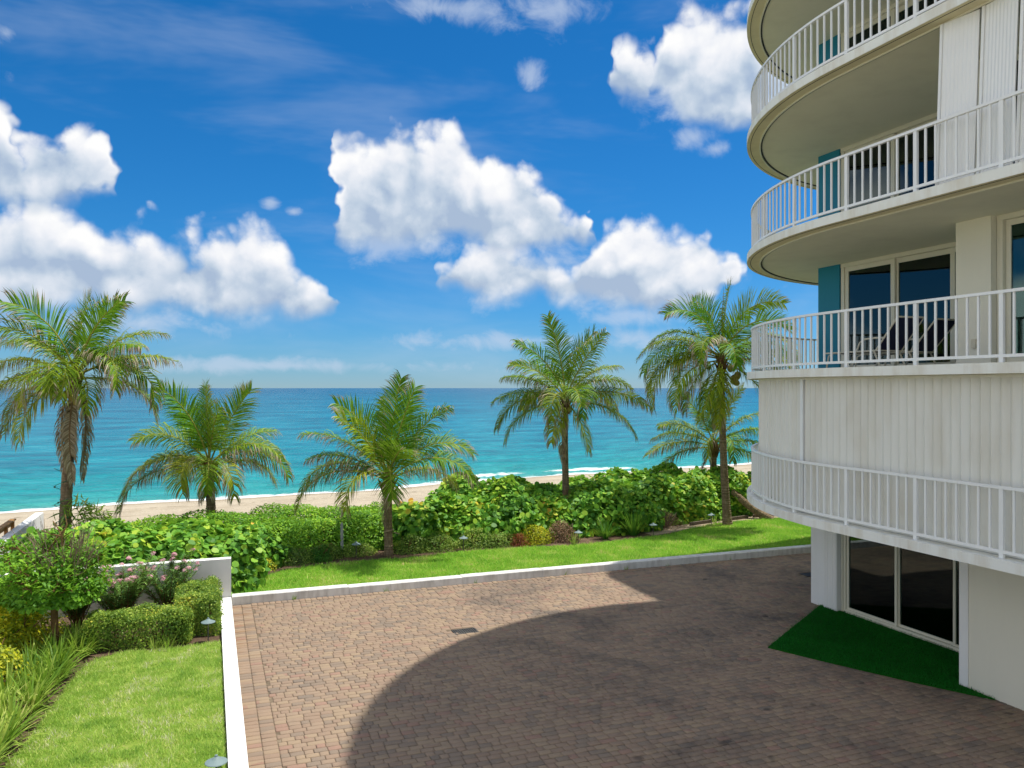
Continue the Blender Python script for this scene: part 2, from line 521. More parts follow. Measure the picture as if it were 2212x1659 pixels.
    deep = T.mix(T.maprange(lg, 0.7, 1.6, 0.0, 1.0), (0.006, 0.22, 0.22, 1), (0.001, 0.070, 0.130, 1))  # dark ripple slopes, shading mixed into the water colour
    col = T.mix(T.maprange(rip, 0.42, 0.66, 0.0, 0.75), col, deep)
    col = T.mix(T.maprange(rip2, 0.52, 0.70, 0.0, 0.42), col, deep)
    col = T.mix(T.math('MULTIPLY', T.maprange(rip2, 0.46, 0.30, 0.0, 0.5), T.maprange(rip, 0.50, 0.36, 0.0, 1.0)), col, (0.10, 0.40, 0.42, 1))
    # foam: swash line, one low breaker and a few whitecaps
    fn = T.noise(T.vec('MULTIPLY', P, (0.35, 0.9, 0)), 2.0, 7, 0.68, dist=0.6)
    edge = T.math('ADD', sh, T.math('MULTIPLY', T.math('SUBTRACT', T.noise(T.vec('MULTIPLY', P, (0.10, 0.1, 0)), 1.0, 5, 0.6), 0.5), 5.0))
    f1 = T.math('MULTIPLY', T.maprange(edge, -0.2, 1.7, 1.0, 0.0), 1.0)
    f1 = T.maprange(T.math('ADD', f1, T.math('MULTIPLY', T.math('SUBTRACT', fn, 0.5), 1.5)), 0.38, 0.62, 0, 1)
    bk = T.node('ShaderNodeAttribute')
    bk.attribute_name = 'foam'
    f2 = T.maprange(T.math('ADD', bk.outputs['Fac'], T.math('MULTIPLY', T.math('SUBTRACT', fn, 0.5), 1.4)), 0.42, 0.66, 0, 1)
    f2 = T.math('MULTIPLY', f2, T.maprange(bk.outputs['Fac'], 0.02, 0.2, 0, 1))
    wc = T.noise(T.vec('MULTIPLY', P, (0.06, 0.5, 0)), 0.8, 6, 0.62)
    f3 = T.math('MULTIPLY', T.maprange(wc, 0.715, 0.75, 0, 0.6), T.maprange(sh, 12, 60, 0.0, 1.0))
    foam = T.math('MAXIMUM', T.math('MAXIMUM', f1, f2), f3, clamp=True)
    col = T.mix(foam, col, (0.82, 0.85, 0.84, 1))
    h = T.math('ADD', T.math('ADD', T.math('MULTIPLY', T.math('ADD', wav, T.math('MULTIPLY', rip, 2.0)), 1.0), T.math('MULTIPLY', wav2, 0.28)), T.math('MULTIPLY', swell, 1.5))
    b = principled(T, out, col, T.mix(foam, (0.22, 0.22, 0.22, 1), (0.8, 0.8, 0.8, 1)), 0.035, h, 1.0, 0.75)

    # foliage
    leaf_mat('sea_grape_leaf', [(0.05, (0.056, 0.179, 0.024)), (0.35, (0.129, 0.350, 0.035)), (0.62, (0.268, 0.539, 0.052)),
                                (0.86, (0.537, 0.698, 0.070)), (0.965, (0.766, 0.635, 0.070)), (0.995, (0.900, 0.402, 0.079))], 0.32, 0.40)
    leaf_mat('naupaka_leaf', [(0.05, (0.073, 0.200, 0.021)), (0.4, (0.157, 0.389, 0.031)), (0.75, (0.328, 0.589, 0.037)),
                              (1.0, (0.551, 0.721, 0.051))], 0.36, 0.42)
    leaf_mat('hedge_leaf', [(0.05, (0.070, 0.160, 0.027)), (0.4, (0.190, 0.319, 0.045)), (0.75, (0.400, 0.525, 0.074)),
                            (0.97, (0.720, 0.637, 0.088))], 0.30, 0.45, hue_noise=1.4)
    leaf_mat('low_shrub_leaf', [(0.05, (0.061, 0.134, 0.026)), (0.4, (0.163, 0.278, 0.043)), (0.8, (0.337, 0.450, 0.076)),
                                (1.0, (0.510, 0.540, 0.101))], 0.30, 0.45)
    leaf_mat('croton_leaf', [(0.05, (0.140, 0.202, 0.017)), (0.35, (0.342, 0.404, 0.020)), (0.7, (0.644, 0.624, 0.022)),
                             (1.0, (0.845, 0.660, 0.028))], 0.35, 0.4)
    leaf_mat('tree_leaf', [(0.05, (0.064, 0.196, 0.020)), (0.4, (0.136, 0.348, 0.028)), (0.8, (0.240, 0.493, 0.034)),
                           (1.0, (0.384, 0.609, 0.049))], 0.38, 0.38)
    leaf_mat('oleander_leaf', [(0.05, (0.065, 0.167, 0.043)), (0.5, (0.153, 0.320, 0.071)), (1.0, (0.332, 0.510, 0.107))], 0.28, 0.45)
    leaf_mat('strap_leaf', [(0.05, (0.086, 0.194, 0.022)), (0.4, (0.216, 0.372, 0.040)), (0.8, (0.448, 0.549, 0.100)),
                            (1.0, (0.793, 0.683, 0.306))], 0.35, 0.42, hue_noise=0.5)
    leaf_mat('dark_strap_leaf', [(0.05, (0.019, 0.105, 0.011)), (0.5, (0.048, 0.195, 0.020)), (1.0, (0.120, 0.330, 0.035))], 0.30, 0.4)
    leaf_mat('dead_leaf', [(0.05, (0.125, 0.069, 0.037)), (0.5, (0.263, 0.156, 0.088)), (1.0, (0.450, 0.312, 0.188))], 0.2, 0.7, tcol=(0.3, 0.18, 0.08))
    leaf_mat('red_leaf', [(0.05, (0.12, 0.025, 0.012)), (0.5, (0.24, 0.055, 0.022)), (1.0, (0.36, 0.12, 0.05))], 0.25, 0.55, tcol=(0.4, 0.08, 0.03))
    leaf_mat('grass_blade', [(0.0, (0.201, 0.362, 0.068)), (0.30, (0.363, 0.571, 0.102)), (0.62, (0.551, 0.736, 0.154)),
                             (0.86, (0.807, 0.798, 0.282)), (0.97, (0.900, 0.788, 0.716))], 0.40, 0.5, 0.25, hue_noise=2.2, hue_amt=1.6)
    leaf_mat('front_grass_blade', [(0.0, (0.134, 0.361, 0.036)), (0.35, (0.235, 0.540, 0.050)), (0.7, (0.370, 0.712, 0.072)),
                                   (0.93, (0.571, 0.759, 0.128)), (1.0, (0.896, 0.683, 0.360))], 0.40, 0.5, 0.25, hue_noise=1.1, hue_amt=1.7)
    leaf_mat('turf_blade', [(0.0, (0.003, 0.10, 0.005)), (0.6, (0.006, 0.17, 0.010)), (1.0, (0.016, 0.24, 0.022))], 0.2, 0.6, 0.2, tcol=(0.0, 0.08, 0.0))
    leaf_mat('pink_petal', [(0.1, (0.682, 0.330, 0.396)), (0.6, (0.814, 0.484, 0.528)), (1.0, (0.900, 0.660, 0.660))], 0.3, 0.6, tcol=(0.7, 0.4, 0.4))

    # coconut fronds: green lamina, dry straw where the attribute says so
    m, T, out = base_mat('frond_leaf')
    geo = T.node('ShaderNodeNewGeometry')
    r = geo.outputs['Random Per Island']
    at = T.node('ShaderNodeAttribute')
    at.attribute_name = 'dry'
    age = T.node('ShaderNodeAttribute')
    age.attribute_name = 'age'
    young = T.ramp(r, [(0.0, (0.050, 0.170, 0.008)), (0.6, (0.130, 0.320, 0.014)), (1.0, (0.28, 0.46, 0.03))])
    old = T.ramp(r, [(0.0, (0.15, 0.215, 0.010)), (0.6, (0.34, 0.39, 0.018)), (1.0, (0.56, 0.52, 0.05))])
    green = T.mix(age.outputs['Fac'], young, old)
    straw = T.ramp(r, [(0.0, (0.16, 0.105, 0.065)), (0.5, (0.36, 0.28, 0.19)), (1.0, (0.58, 0.50, 0.39))])
    f = T.maprange(T.math('ADD', at.outputs['Fac'], T.math('MULTIPLY', T.math('SUBTRACT', r, 0.5), 0.5)), 0.42, 0.62, 0, 1)
    col = T.mix(f, green, straw)
    b = T.node('ShaderNodeBsdfPrincipled')
    T.l.new(col, b.inputs['Base Color'])
    b.inputs['Roughness'].default_value = 0.48
    b.inputs['Specular IOR Level'].default_value = 0.14
    tr = T.node('ShaderNodeBsdfTranslucent')
    T.l.new(T.mix(0.5, col, (0.30, 0.42, 0.05, 1)), tr.inputs[0])
    mx = T.node('ShaderNodeMixShader')
    mx.inputs[0].default_value = 0.27
    T.l.new(b.outputs[0], mx.inputs[1])
    T.l.new(tr.outputs[0], mx.inputs[2])
    T.l.new(mx.outputs[0], out.inputs[0])

    def bark(name, stops, ring=0.0, scale=6):
        m, T, out = base_mat(name)
        tc = T.node('ShaderNodeTexCoord')
        geo = T.node('ShaderNodeNewGeometry')
        P = geo.outputs['Position']
        n = T.noise(T.vec('MULTIPLY', P, (3, 3, 1.2)), scale, 6, 0.65)
        n2 = T.noise(T.vec('MULTIPLY', P, (0.6, 0.6, 9)), 2.2, 4, 0.6)
        f = T.math('ADD', T.math('MULTIPLY', n, 0.55), T.math('MULTIPLY', n2, 0.45))
        col = T.ramp(f, stops)
        principled(T, out, col, 0.9, 0.15, f, 0.6, 0.03)
    bark('palm_bark', [(0.33, (0.075, 0.052, 0.032)), (0.5, (0.20, 0.145, 0.088)), (0.68, (0.36, 0.275, 0.175))])
    bark('palm_fibre', [(0.3, (0.055, 0.030, 0.015)), (0.55, (0.17, 0.095, 0.045)), (0.75, (0.30, 0.20, 0.10))])
    bark('petiole', [(0.3, (0.17, 0.20, 0.03)), (0.55, (0.30, 0.29, 0.055)), (0.75, (0.42, 0.36, 0.09))])
    bark('dry_petiole', [(0.3, (0.09, 0.055, 0.03)), (0.7, (0.25, 0.17, 0.09))])
    bark('tree_bark', [(0.3, (0.10, 0.055, 0.022)), (0.55, (0.21, 0.125, 0.052)), (0.75, (0.32, 0.21, 0.10))])
    bark('twig', [(0.3, (0.14, 0.10, 0.07)), (0.6, (0.30, 0.23, 0.16)), (0.8, (0.46, 0.38, 0.28))])


build_materials()


# ------------------------------------------------------------------ mesh helpers
def mesh_obj(name, V, F, mat, parent=None, smooth=False, attrs=None, loc=None):
    """V (n,3); F: list of arrays / lists of polygons"""
    me = bpy.data.meshes.new(name)
    V = np.asarray(V, dtype=np.float32)
    polys = []
    for f in (F if isinstance(F, (list, tuple)) and len(F) and isinstance(F[0], np.ndarray) and F[0].ndim == 2 else [F]):
        polys.append(f)
    me.vertices.add(len(V))
    me.vertices.foreach_set('co', V.ravel())
    loops, starts, tot = [], [], 0
    for f in polys:
        if isinstance(f, np.ndarray):
            n, k = f.shape
            loops.append(f.ravel().astype(np.int32))
            starts.append(tot + np.arange(n, dtype=np.int32) * k)
            tot += n * k
        else:
            for pl in f:
                loops.append(np.asarray(pl, dtype=np.int32))
                starts.append(np.array([tot], dtype=np.int32))
                tot += len(pl)
    loops = np.concatenate(loops)
    starts = np.concatenate(starts)
    me.loops.add(len(loops))
    me.loops.foreach_set('vertex_index', loops)
    me.polygons.add(len(starts))
    me.polygons.foreach_set('loop_start', starts)
    if smooth:
        me.polygons.foreach_set('use_smooth', np.ones(len(starts), dtype=bool))
    if attrs:
        for an, av in attrs.items():
            a = me.attributes.new(an, 'FLOAT', 'POINT')
            a.data.foreach_set('value', np.asarray(av, dtype=np.float32))
    me.update(calc_edges=True)
    me.validate()
    me.materials.append(M[mat])
    return link(name, me, parent, loc)


def link(name, me, parent=None, loc=None, rot=None):
    o = bpy.data.objects.new(name, me)
    COL.objects.link(o)
    if parent is not None:
        o.parent = parent
    if loc is not None:
        o.location = loc
    if rot is not None:
        o.rotation_euler = rot
    return o


def empty(name, loc=(0, 0, 0)):
    o = bpy.data.objects.new(name, None)
    o.empty_display_size = 0.2
    COL.objects.link(o)
    o.location = loc
    return o


def tag(o, label=None, cat=None, group=None, kind=None):
    if label:
        o['label'] = label
    if cat:
        o['category'] = cat
    if group:
        o['group'] = group
    if kind:
        o['kind'] = kind
    return o


class MB:
    """collects boxes, tubes and polygons into one mesh"""
    def __init__(s):
        s.v = []
        s.f = []

    def add(s, V, F):
        b = len(s.v)
        s.v.extend([tuple(map(float, p)) for p in V])
        s.f.extend([tuple(int(i) + b for i in f) for f in F])
        return s

    def box(s, x0, x1, y0, y1, z0, z1):
        V = [(x, y, z) for z in (z0, z1) for y in (y0, y1) for x in (x0, x1)]
        return s.add(V, [(0, 2, 3, 1), (4, 5, 7, 6), (0, 1, 5, 4), (2, 6, 7, 3), (0, 4, 6, 2), (1, 3, 7, 5)])

    def cbox(s, c, size, ch=0.01):
        """box with chamfered vertical and top edges"""
        cx, cy, cz = c
        hx, hy, hz = size[0] / 2, size[1] / 2, size[2] / 2
        def ringpts(ix, iy, z):
            return [(cx - hx + ix, cy - hy + iy, z), (cx + hx - ix, cy - hy + iy, z), (cx + hx - ix, cy + hy - iy, z), (cx - hx + ix, cy + hy - iy, z)]
        V = ringpts(0, 0, cz - hz) + ringpts(0, 0, cz + hz - ch) + ringpts(ch, ch, cz + hz)
        F = [(3, 2, 1, 0), (8, 9, 10, 11)]
        for k in (0, 4):
            for i in range(4):
                j = (i + 1) % 4
                F.append((k + i, k + j, k + 4 + j, k + 4 + i))
        return s.add(V, F)

    def prism(s, poly, z0, z1):
        n = len(poly)
        V = [(x, y, z0) for x, y in poly] + [(x, y, z1) for x, y in poly]
        F = [tuple(range(n - 1, -1, -1)), tuple(range(n, 2 * n))]
        F += [(i, (i + 1) % n, n + (i + 1) % n, n + i) for i in range(n)]
        return s.add(V, F)

    def tube(s, pts, radii, seg=8, cap=True):
        pts = [np.asarray(p, float) for p in pts]
        if not hasattr(radii, '__len__'):
            radii = [radii] * len(pts)
        V, F = [], []
        prev = None
        for i, p in enumerate(pts):
            d = pts[min(i + 1, len(pts) - 1)] - pts[max(i - 1, 0)]
            d = d / (np.linalg.norm(d) + 1e-9)
            a = np.array([0, 0, 1.0]) if abs(d[2]) < 0.9 else np.array([1.0, 0, 0])
            if prev is not None:
                a = prev
            u = a - d * a.dot(d)
            u /= np.linalg.norm(u) + 1e-9
            prev = u
            w = np.cross(d, u)
            for k in range(seg):
                t = 2 * math.pi * k / seg
                V.append(p + radii[i] * (math.cos(t) * u + math.sin(t) * w))
        for i in range(len(pts) - 1):
            for k in range(seg):
                k2 = (k + 1) % seg
                F.append((i * seg + k, i * seg + k2, (i + 1) * seg + k2, (i + 1) * seg + k))
        if cap:
            F.append(tuple(range(seg - 1, -1, -1)))
            F.append(tuple((len(pts) - 1) * seg + k for k in range(seg)))
        return s.add(V, F)

    def lathe(s, prof, seg=16, c=(0, 0, 0)):
        V, F = [], []
        for r, z in prof:
            for k in range(seg):
                t = 2 * math.pi * k / seg
                V.append((c[0] + r * math.cos(t), c[1] + r * math.sin(t), c[2] + z))
        for i in range(len(prof) - 1):
            for k in range(seg):
                k2 = (k + 1) % seg
                F.append((i * seg + k, i * seg + k2, (i + 1) * seg + k2, (i + 1) * seg + k))
        return s.add(V, F)

    def build(s, name, mat, parent=None, smooth=False, loc=None):
        me = bpy.data.meshes.new(name)
        me.from_pydata(s.v, [], s.f)
        me.update()
        if smooth:
            me.polygons.foreach_set('use_smooth', np.ones(len(me.polygons), dtype=bool))
        me.materials.append(M[mat])
        return link(name, me, parent, loc)


def in_view(x, y, z, margin=0.0):
    d = np.array([x, y, z]) - CAM
    Y = d @ VF
    if Y < 0.5:
        return None
    px = 512 + 800 * (d @ VR) / Y
    py = 388 - 800 * d[2] / Y
    if -margin <= px <= 1024 + margin and -margin <= py <= 768 + margin:
        return Y
    return None


def norm(a):
    return a / (np.linalg.norm(a, axis=-1, keepdims=True) + 1e-9)


def leaf_mesh(C, N, size, template, faces, spin=True, droop=0.0, rng=RNG, T=None):
    """leaves: one polygon template per centre; C,N (n,3), size (n,)"""
    n = len(C)
    N = norm(N)
    if T is None:
        A = rng.normal(size=(n, 3))
        T = norm(A - (A * N).sum(1, keepdims=True) * N)
    else:
        T = norm(T - (T * N).sum(1, keepdims=True) * N)
    B = np.cross(N, T)
    tp = np.asarray(template, float)
    V = (C[:, None, :] + size[:, None, None] * (tp[None, :, 0:1] * T[:, None, :] + tp[None, :, 1:2] * B[:, None, :] + tp[None, :, 2:3] * N[:, None, :]))
    k = len(tp)
    V = V.reshape(-1, 3)
    out = []
    for f in faces:
        f = np.asarray(f)
        out.append((np.arange(n)[:, None] * k + f[None, :]))
    bylen = {}
    for f in out:
        bylen.setdefault(f.shape[1], []).append(f)
    F = [np.concatenate(v) for v in bylen.values()]
    return V, F


def circ(n, rx, ry, cx=0.0, cup=0.0):
    return [(cx + rx * math.cos(2 * math.pi * i / n), ry * math.sin(2 * math.pi * i / n), cup * (math.cos(2 * math.pi * i / n) ** 2)) for i in range(n)]


ROUND = (circ(7, 0.5, 0.55, 0.5, 0.10), [tuple(range(7))])
OVATE = ([(0, 0, 0), (0.32, -0.24, 0.05), (0.75, -0.20, 0.02), (1.0, 0, -0.08), (0.75, 0.20, 0.02), (0.32, 0.24, 0.05)], [(0, 1, 2, 3), (0, 3, 4, 5)])
OBOV = ([(0, 0, 0), (0.5, -0.16, 0.06), (0.88, -0.24, 0.0), (1.0, 0, -0.05), (0.88, 0.24, 0.0), (0.5, 0.16, 0.06)], [(0, 1, 2, 3), (0, 3, 4, 5)])
SMALL = ([(0, 0, 0), (0.5, -0.30, 0.06), (1.0, 0, 0), (0.5, 0.30, 0.06)], [(0, 1, 2, 3)])
LANCE = ([(0, 0, 0), (0.4, -0.075, 0.02), (1.0, 0, -0.06), (0.4, 0.075, 0.02)], [(0, 1, 2, 3)])


def lumpy(dirs, seed, amp=0.22, lobes=9):
    rg = np.random.default_rng(seed)
    L = norm(rg.normal(size=(lobes, 3)))
    k = 7.0
    d = np.exp(k * (dirs @ L.T - 1)).max(1)
    return 1.0 - amp + amp * 1.6 * d


def bush_leaves(cx, cy, z0, rx, ry, h, n, size, seed, inner=0.35, up=0.55, amp=0.22, sq=2.0):
    """leaf centres and normals on and inside a lumpy half-ellipsoid"""
    rg = np.random.default_rng(seed)
    D = norm(rg.normal(size=(n, 3)) + np.array([0, 0, 0.25]))
    D[:, 2] = np.abs(D[:, 2]) * np.where(rg.random(n) < 0.9, 1, -0.2)
    r = lumpy(D, seed, amp) * (1 - inner * rg.random(n) ** 2.2)
    if sq != 2.0:
        r = r / (np.abs(D) ** sq).sum(1) ** (1 / sq)
    q = D * r[:, None]
    bulge = np.where(D[:, 2] < 0.45, 1.12, 1.0)
    C = np.stack([cx + q[:, 0] * rx * bulge, cy + q[:, 1] * ry * bulge, z0 + np.clip(q[:, 2] * h, 0.03, None)], 1)
    N = D * np.array([1 / rx, 1 / ry, 1.0 / h]) * min(rx, ry, h) + np.array([0, 0, up]) + rg.normal(size=(n, 3)) * 0.55
    s = size * (0.65 + 0.6 * rg.random(n))
    return C, N, s


def stems(mb, cx, cy, z0, h, r, n, seed, rad0=0.02):
    rg = random.Random(seed)
    for i in range(n):
        a = rg.uniform(0, 6.28)
        t = rg.uniform(0.3, 1.0)
        x1, y1 = cx + math.cos(a) * r * t, cy + math.sin(a) * r * t
        p0 = (cx + rg.uniform(-0.2, 0.2) * r, cy + rg.uniform(-0.2, 0.2) * r, z0 - 0.03)
        p1 = ((p0[0] + x1) / 2 + rg.uniform(-.1, .1), (p0[1] + y1) / 2 + rg.uniform(-.1, .1), z0 + h * 0.45)
        p2 = (x1, y1, z0 + h * rg.uniform(0.7, 0.92))
        mb.tube([p0, p1, p2], [rad0, rad0 * 0.8, rad0 * 0.4], 5)
    return mb

# ------------------------------------------------------------------ the setting: sand, sea, beds, lawns
SHX = np.array([-60000, -300, -60, -31, -9.5, 8, 36, 80, 300, 60000.0])
SHY = np.array([44, 44, 46.2, 48.0, 50.2, 54.8, 58.0, 60, 63, 63.0])
SEA_Z = -2.6


def smooth_interp(x):
    acc = np.zeros_like(x, dtype=float)
    for o in np.linspace(-6, 6, 9):
        acc += np.interp(x + o, SHX, SHY)
    return acc / 9 + 0.35 * np.sin(x * 0.23) + 0.25 * np.sin(x * 0.51 + 1.0)


def grid_mesh(xs, rows_y, zf, name, mat, attr=None):
    """rows_y(x) -> array of y for each column; returns object"""
    nx = len(xs)
    Y = np.stack([rows_y(x) for x in xs], 1)          # rows, cols
    ny = Y.shape[0]
    X = np.broadcast_to(xs, (ny, nx))
    Z, A = zf(X, Y)
    V = np.stack([X, Y, Z], -1).reshape(-1, 3)
    i = np.arange((ny - 1) * nx).reshape(ny - 1, nx)[:, :-1].ravel()
    F = np.stack([i, i + 1, i + nx + 1, i + nx], 1)
    return mesh_obj(name, V, F, mat, smooth=True, attrs={k: v.ravel() for k, v in A.items()})


def build_ground():
    xs = np.concatenate([np.linspace(-400, -60, 18)[:-1], np.linspace(-60, 60, 161), np.linspace(60, 400, 18)[1:]])
    yb = np.concatenate([np.linspace(-60, 18, 10), np.linspace(18.6, 30, 20), np.linspace(30.5, 75, 90)])

    def zf(X, Y):
        sh = Y - smooth_interp(X)
        z = np.full(X.shape, -0.06)
        t = np.clip((Y - 19.5) / 9.0, 0, 1)
        t = t * t * (3 - 2 * t)
        z = -0.06 - t * 1.45
        s2 = np.clip((Y - 28) / np.maximum(smooth_interp(X) - 28, 1), 0, 3)
        z = z - np.where(s2 < 1, s2 ** 1.6 * (2.6 - 1.51), 1.09 + (s2 - 1) * 1.9)
        rgn = np.sin(X * 1.7 + Y * 0.9) * np.sin(Y * 2.1 - X * 0.6) + 0.6 * np.sin(X * 3.9) * np.sin(Y * 4.7 + X)
        z = z + 0.03 * rgn * np.clip((Y - 22) / 6, 0, 1) * np.clip(-sh / 5, 0, 1)
        return z, {'shore': sh}
    o = grid_mesh(xs, lambda x: yb, zf, 'beach', 'beach_sand')
    tag(o, kind='structure')

    # sea
    dd = np.concatenate([np.linspace(-5, 26, 94), np.geomspace(26.6, 60000, 90)])
    xs = np.concatenate([-np.geomspace(60, 60000, 26)[::-1], np.linspace(-59.6, 59.6, 300), np.geomspace(60, 60000, 26)])

    def zs(X, Y):
        sh = Y - smooth_interp(X)
        z = np.full(X.shape, SEA_Z)
        rg = 0.06 * np.sin(sh * 0.9 + 0.35 * np.sin(X * 0.11)) * np.exp(-np.abs(sh) / 60)
        foam = np.zeros(X.shape)
        # breakers: (x centre, distance, half length, height)
        for bx, bd, bl, bh in ((5.5, 3.2, 6.5, 0.28), (11.0, 9.5, 4.0, 0.14), (17.0, 3.4, 7.0, 0.30), (-34, 3.5, 9, 0.16), (-20, 13, 8, 0.10), (30, 12, 9, 0.14)):
            e = np.clip(1 - ((X - bx) / bl) ** 2, 0, 1)
            dc = sh - bd - 0.35 * np.sin(X * 0.4 + bd)
            prof = np.where(dc < 0, np.exp(-(dc / 0.55) ** 2), np.exp(-(dc / 1.6) ** 2))
            rg = rg + bh * e * prof
            if bh > 0.15:
                foam = np.maximum(foam, e ** 0.7 * np.exp(-((dc + 0.6) / 0.55) ** 2) * min(1.0, bh * 2.4))
                foam = np.maximum(foam, e * 0.22 * np.clip((bd + 0.3 - sh) / bd, 0, 1) * (sh > 0) * (sh < bd + 0.3) * min(1, bh * 2.5))
        return z + rg * np.clip((sh + 1.5) / 3.0, 0, 1) + 0.03 * np.clip(-sh, 0, 1.5) * 0.6, {'shore': sh, 'foam': foam}

    def rows(x):
        return smooth_interp(np.array([x]))[0] + dd
    o = grid_mesh(xs, rows, zs, 'sea', 'sea_water')
    tag(o, kind='structure')

    # planting beds (soil) and lawns
    tag(MB().prism([(-17.38, 9.76), (12, 9.76), (12, 20.5), (-23.1, 20.5), (-23.1, 9.76)], -0.3, 0.09).build('planting_bed', 'soil'), kind='structure')
    tag(MB().prism([(-23.1, -16), (-17.66, -16), (-17.66, 9.45), (-23.1, 9.45)], -0.3, 0.08).build('side_planting_bed', 'soil'), kind='structure')


FRONT_EDGE = [(-17.2, 10.3), (-16.6, 11.7), (-15.8, 12.5), (-14.4, 12.85), (-12.6, 12.85), (-11.8, 12.7), (-11.2, 13.05), (-9.5, 13.15), (-8.0, 13.05),
              (-6.5, 12.75), (-5.0, 12.95), (-3.6, 13.1), (-2.4, 13.35), (-1.0, 14.1), (0.6, 14.75), (2.2, 14.9), (4.0, 14.95), (6.5, 15.1), (12, 15.2)]
SIDE_EDGE = [(-20.75, -15.5), (-20.7, 0.5), (-20.55, 1.5), (-20.35, 3.2), (-20.25, 4.6), (-20.15, 5.6), (-19.95, 6.25), (-18.3, 6.0), (-17.85, 6.15), (-17.68, 6.2)]


def smooth_line(pts, n=6):
    P = np.array(pts, float)
    t = np.concatenate([[0], np.cumsum(np.linalg.norm(np.diff(P, axis=0), axis=1))])
    tt = np.linspace(0, t[-1], len(pts) * n)
    k = np.array([np.interp(tt, t, P[:, 0]), np.interp(tt, t, P[:, 1])]).T
    for _ in range(3):
        k[1:-1] = 0.25 * k[:-2] + 0.5 * k[1:-1] + 0.25 * k[2:]
    return k


def point_in_poly(P, poly):
    x, y = P[:, 0], P[:, 1]
    ins = np.zeros(len(P), bool)
    n = len(poly)
    j = n - 1
    for i in range(n):
        xi, yi = poly[i]
        xj, yj = poly[j]
        c = ((yi > y) != (yj > y)) & (x < (xj - xi) * (y - yi) / (yj - yi + 1e-12) + xi)
        ins ^= c
        j = i
    return ins


def grass(name, poly, z, n, hmin, hmax, w, mat, seed, parent=None, bare=None, box=None):
    rg = np.random.default_rng(seed)
    P = np.array(poly)
    lo, hi = P.min(0), P.max(0)
    if box is not None:
        lo = np.maximum(lo, box[0])
        hi = np.minimum(hi, box[1])
    Q = lo + rg.random((n, 2)) * (hi - lo)
    # ragged edge: blades lean out a little
    Q = Q[point_in_poly(Q + rg.normal(size=Q.shape) * 0.04, poly)]
    # bare spots
    if bare is not None:
        keep = np.ones(len(Q), bool)
        for bx, by, br in bare:
            keep &= (np.hypot(Q[:, 0] - bx, Q[:, 1] - by) > br * (0.5 + rg.random(len(Q)))) | (rg.random(len(Q)) < 0.15)
        Q = Q[keep]
    n = len(Q)
    tuft = 0.5 + 0.5 * np.sin(Q[:, 0] * 9.0 + 3 * np.sin(Q[:, 1] * 5)) * np.sin(Q[:, 1] * 8.0 + 2 * np.sin(Q[:, 0] * 6))
    h = (hmin + (hmax - hmin) * rg.random(n)) * (0.72 + 0.5 * tuft)
    a = rg.random(n) * 2 * math.pi
    lean = 0.25 + 0.9 * rg.random(n)
    b = rg.random(n) * 2 * math.pi
    ww = w * (0.7 + 0.6 * rg.random(n))
    base = np.column_stack([Q, np.full(n, z)])
    dx = np.column_stack([np.cos(a) * ww, np.sin(a) * ww, np.zeros(n)])
    tip = base + np.column_stack([np.cos(b) * h * lean, np.sin(b) * h * lean, h])
    V = np.stack([base - dx * 0.5, base + dx * 0.5, tip], 1).reshape(-1, 3)
    F = np.arange(n * 3).reshape(n, 3)
    return mesh_obj(name, V, F, mat, parent)


def build_lawns():
    e = smooth_line(FRONT_EDGE)
    poly = [(-17.36, 9.78)] + [(-17.36, 10.1)] + [tuple(p) for p in e] + [(12, 9.78)]
    tag(MB().prism(poly, 0.05, 0.115).build('front_lawn', 'lawn_earth'), kind='structure')
    g = grass('front_lawn_grass', poly, 0.11, 150000, 0.045, 0.10, 0.016, 'front_grass_blade', 3, box=((-17.4, 9.7), (7.5, 15.5)),
              bare=[(-9.0, 11.0, .25), (-6.0, 10.8, .2), (-12.4, 12.9, .3), (-7.6, 11.9, .25), (-4.2, 11.3, .2)])
    tag(g, 'bright green mown grass beyond the white kerb', 'grass', kind='stuff')
    e = smooth_line(SIDE_EDGE)
    poly2 = [tuple(p) for p in e] + [(-17.68, -15.5)]
    tag(MB().prism(poly2, 0.05, 0.095).build('side_lawn', 'lawn_earth'), kind='structure')
    rb = random.Random(5)
    bare = [(rb.uniform(-19.9, -17.8), rb.uniform(0, 6), rb.uniform(0.05, 0.20)) for _ in range(48)]
    bare += [(-18.7, 5.7, .22), (-19.3, 5.2, .18), (-19.6, 2.2, .2), (-18.2, 3.0, .15)]
    g = grass('side_lawn_grass', poly2, 0.09, 95000, 0.04, 0.085, 0.013, 'grass_blade', 4, box=((-21, -1.5), (-17.6, 6.6)), bare=bare)
    tag(g, 'yellowish green patchy grass beside the low white wall', 'grass', kind='stuff')


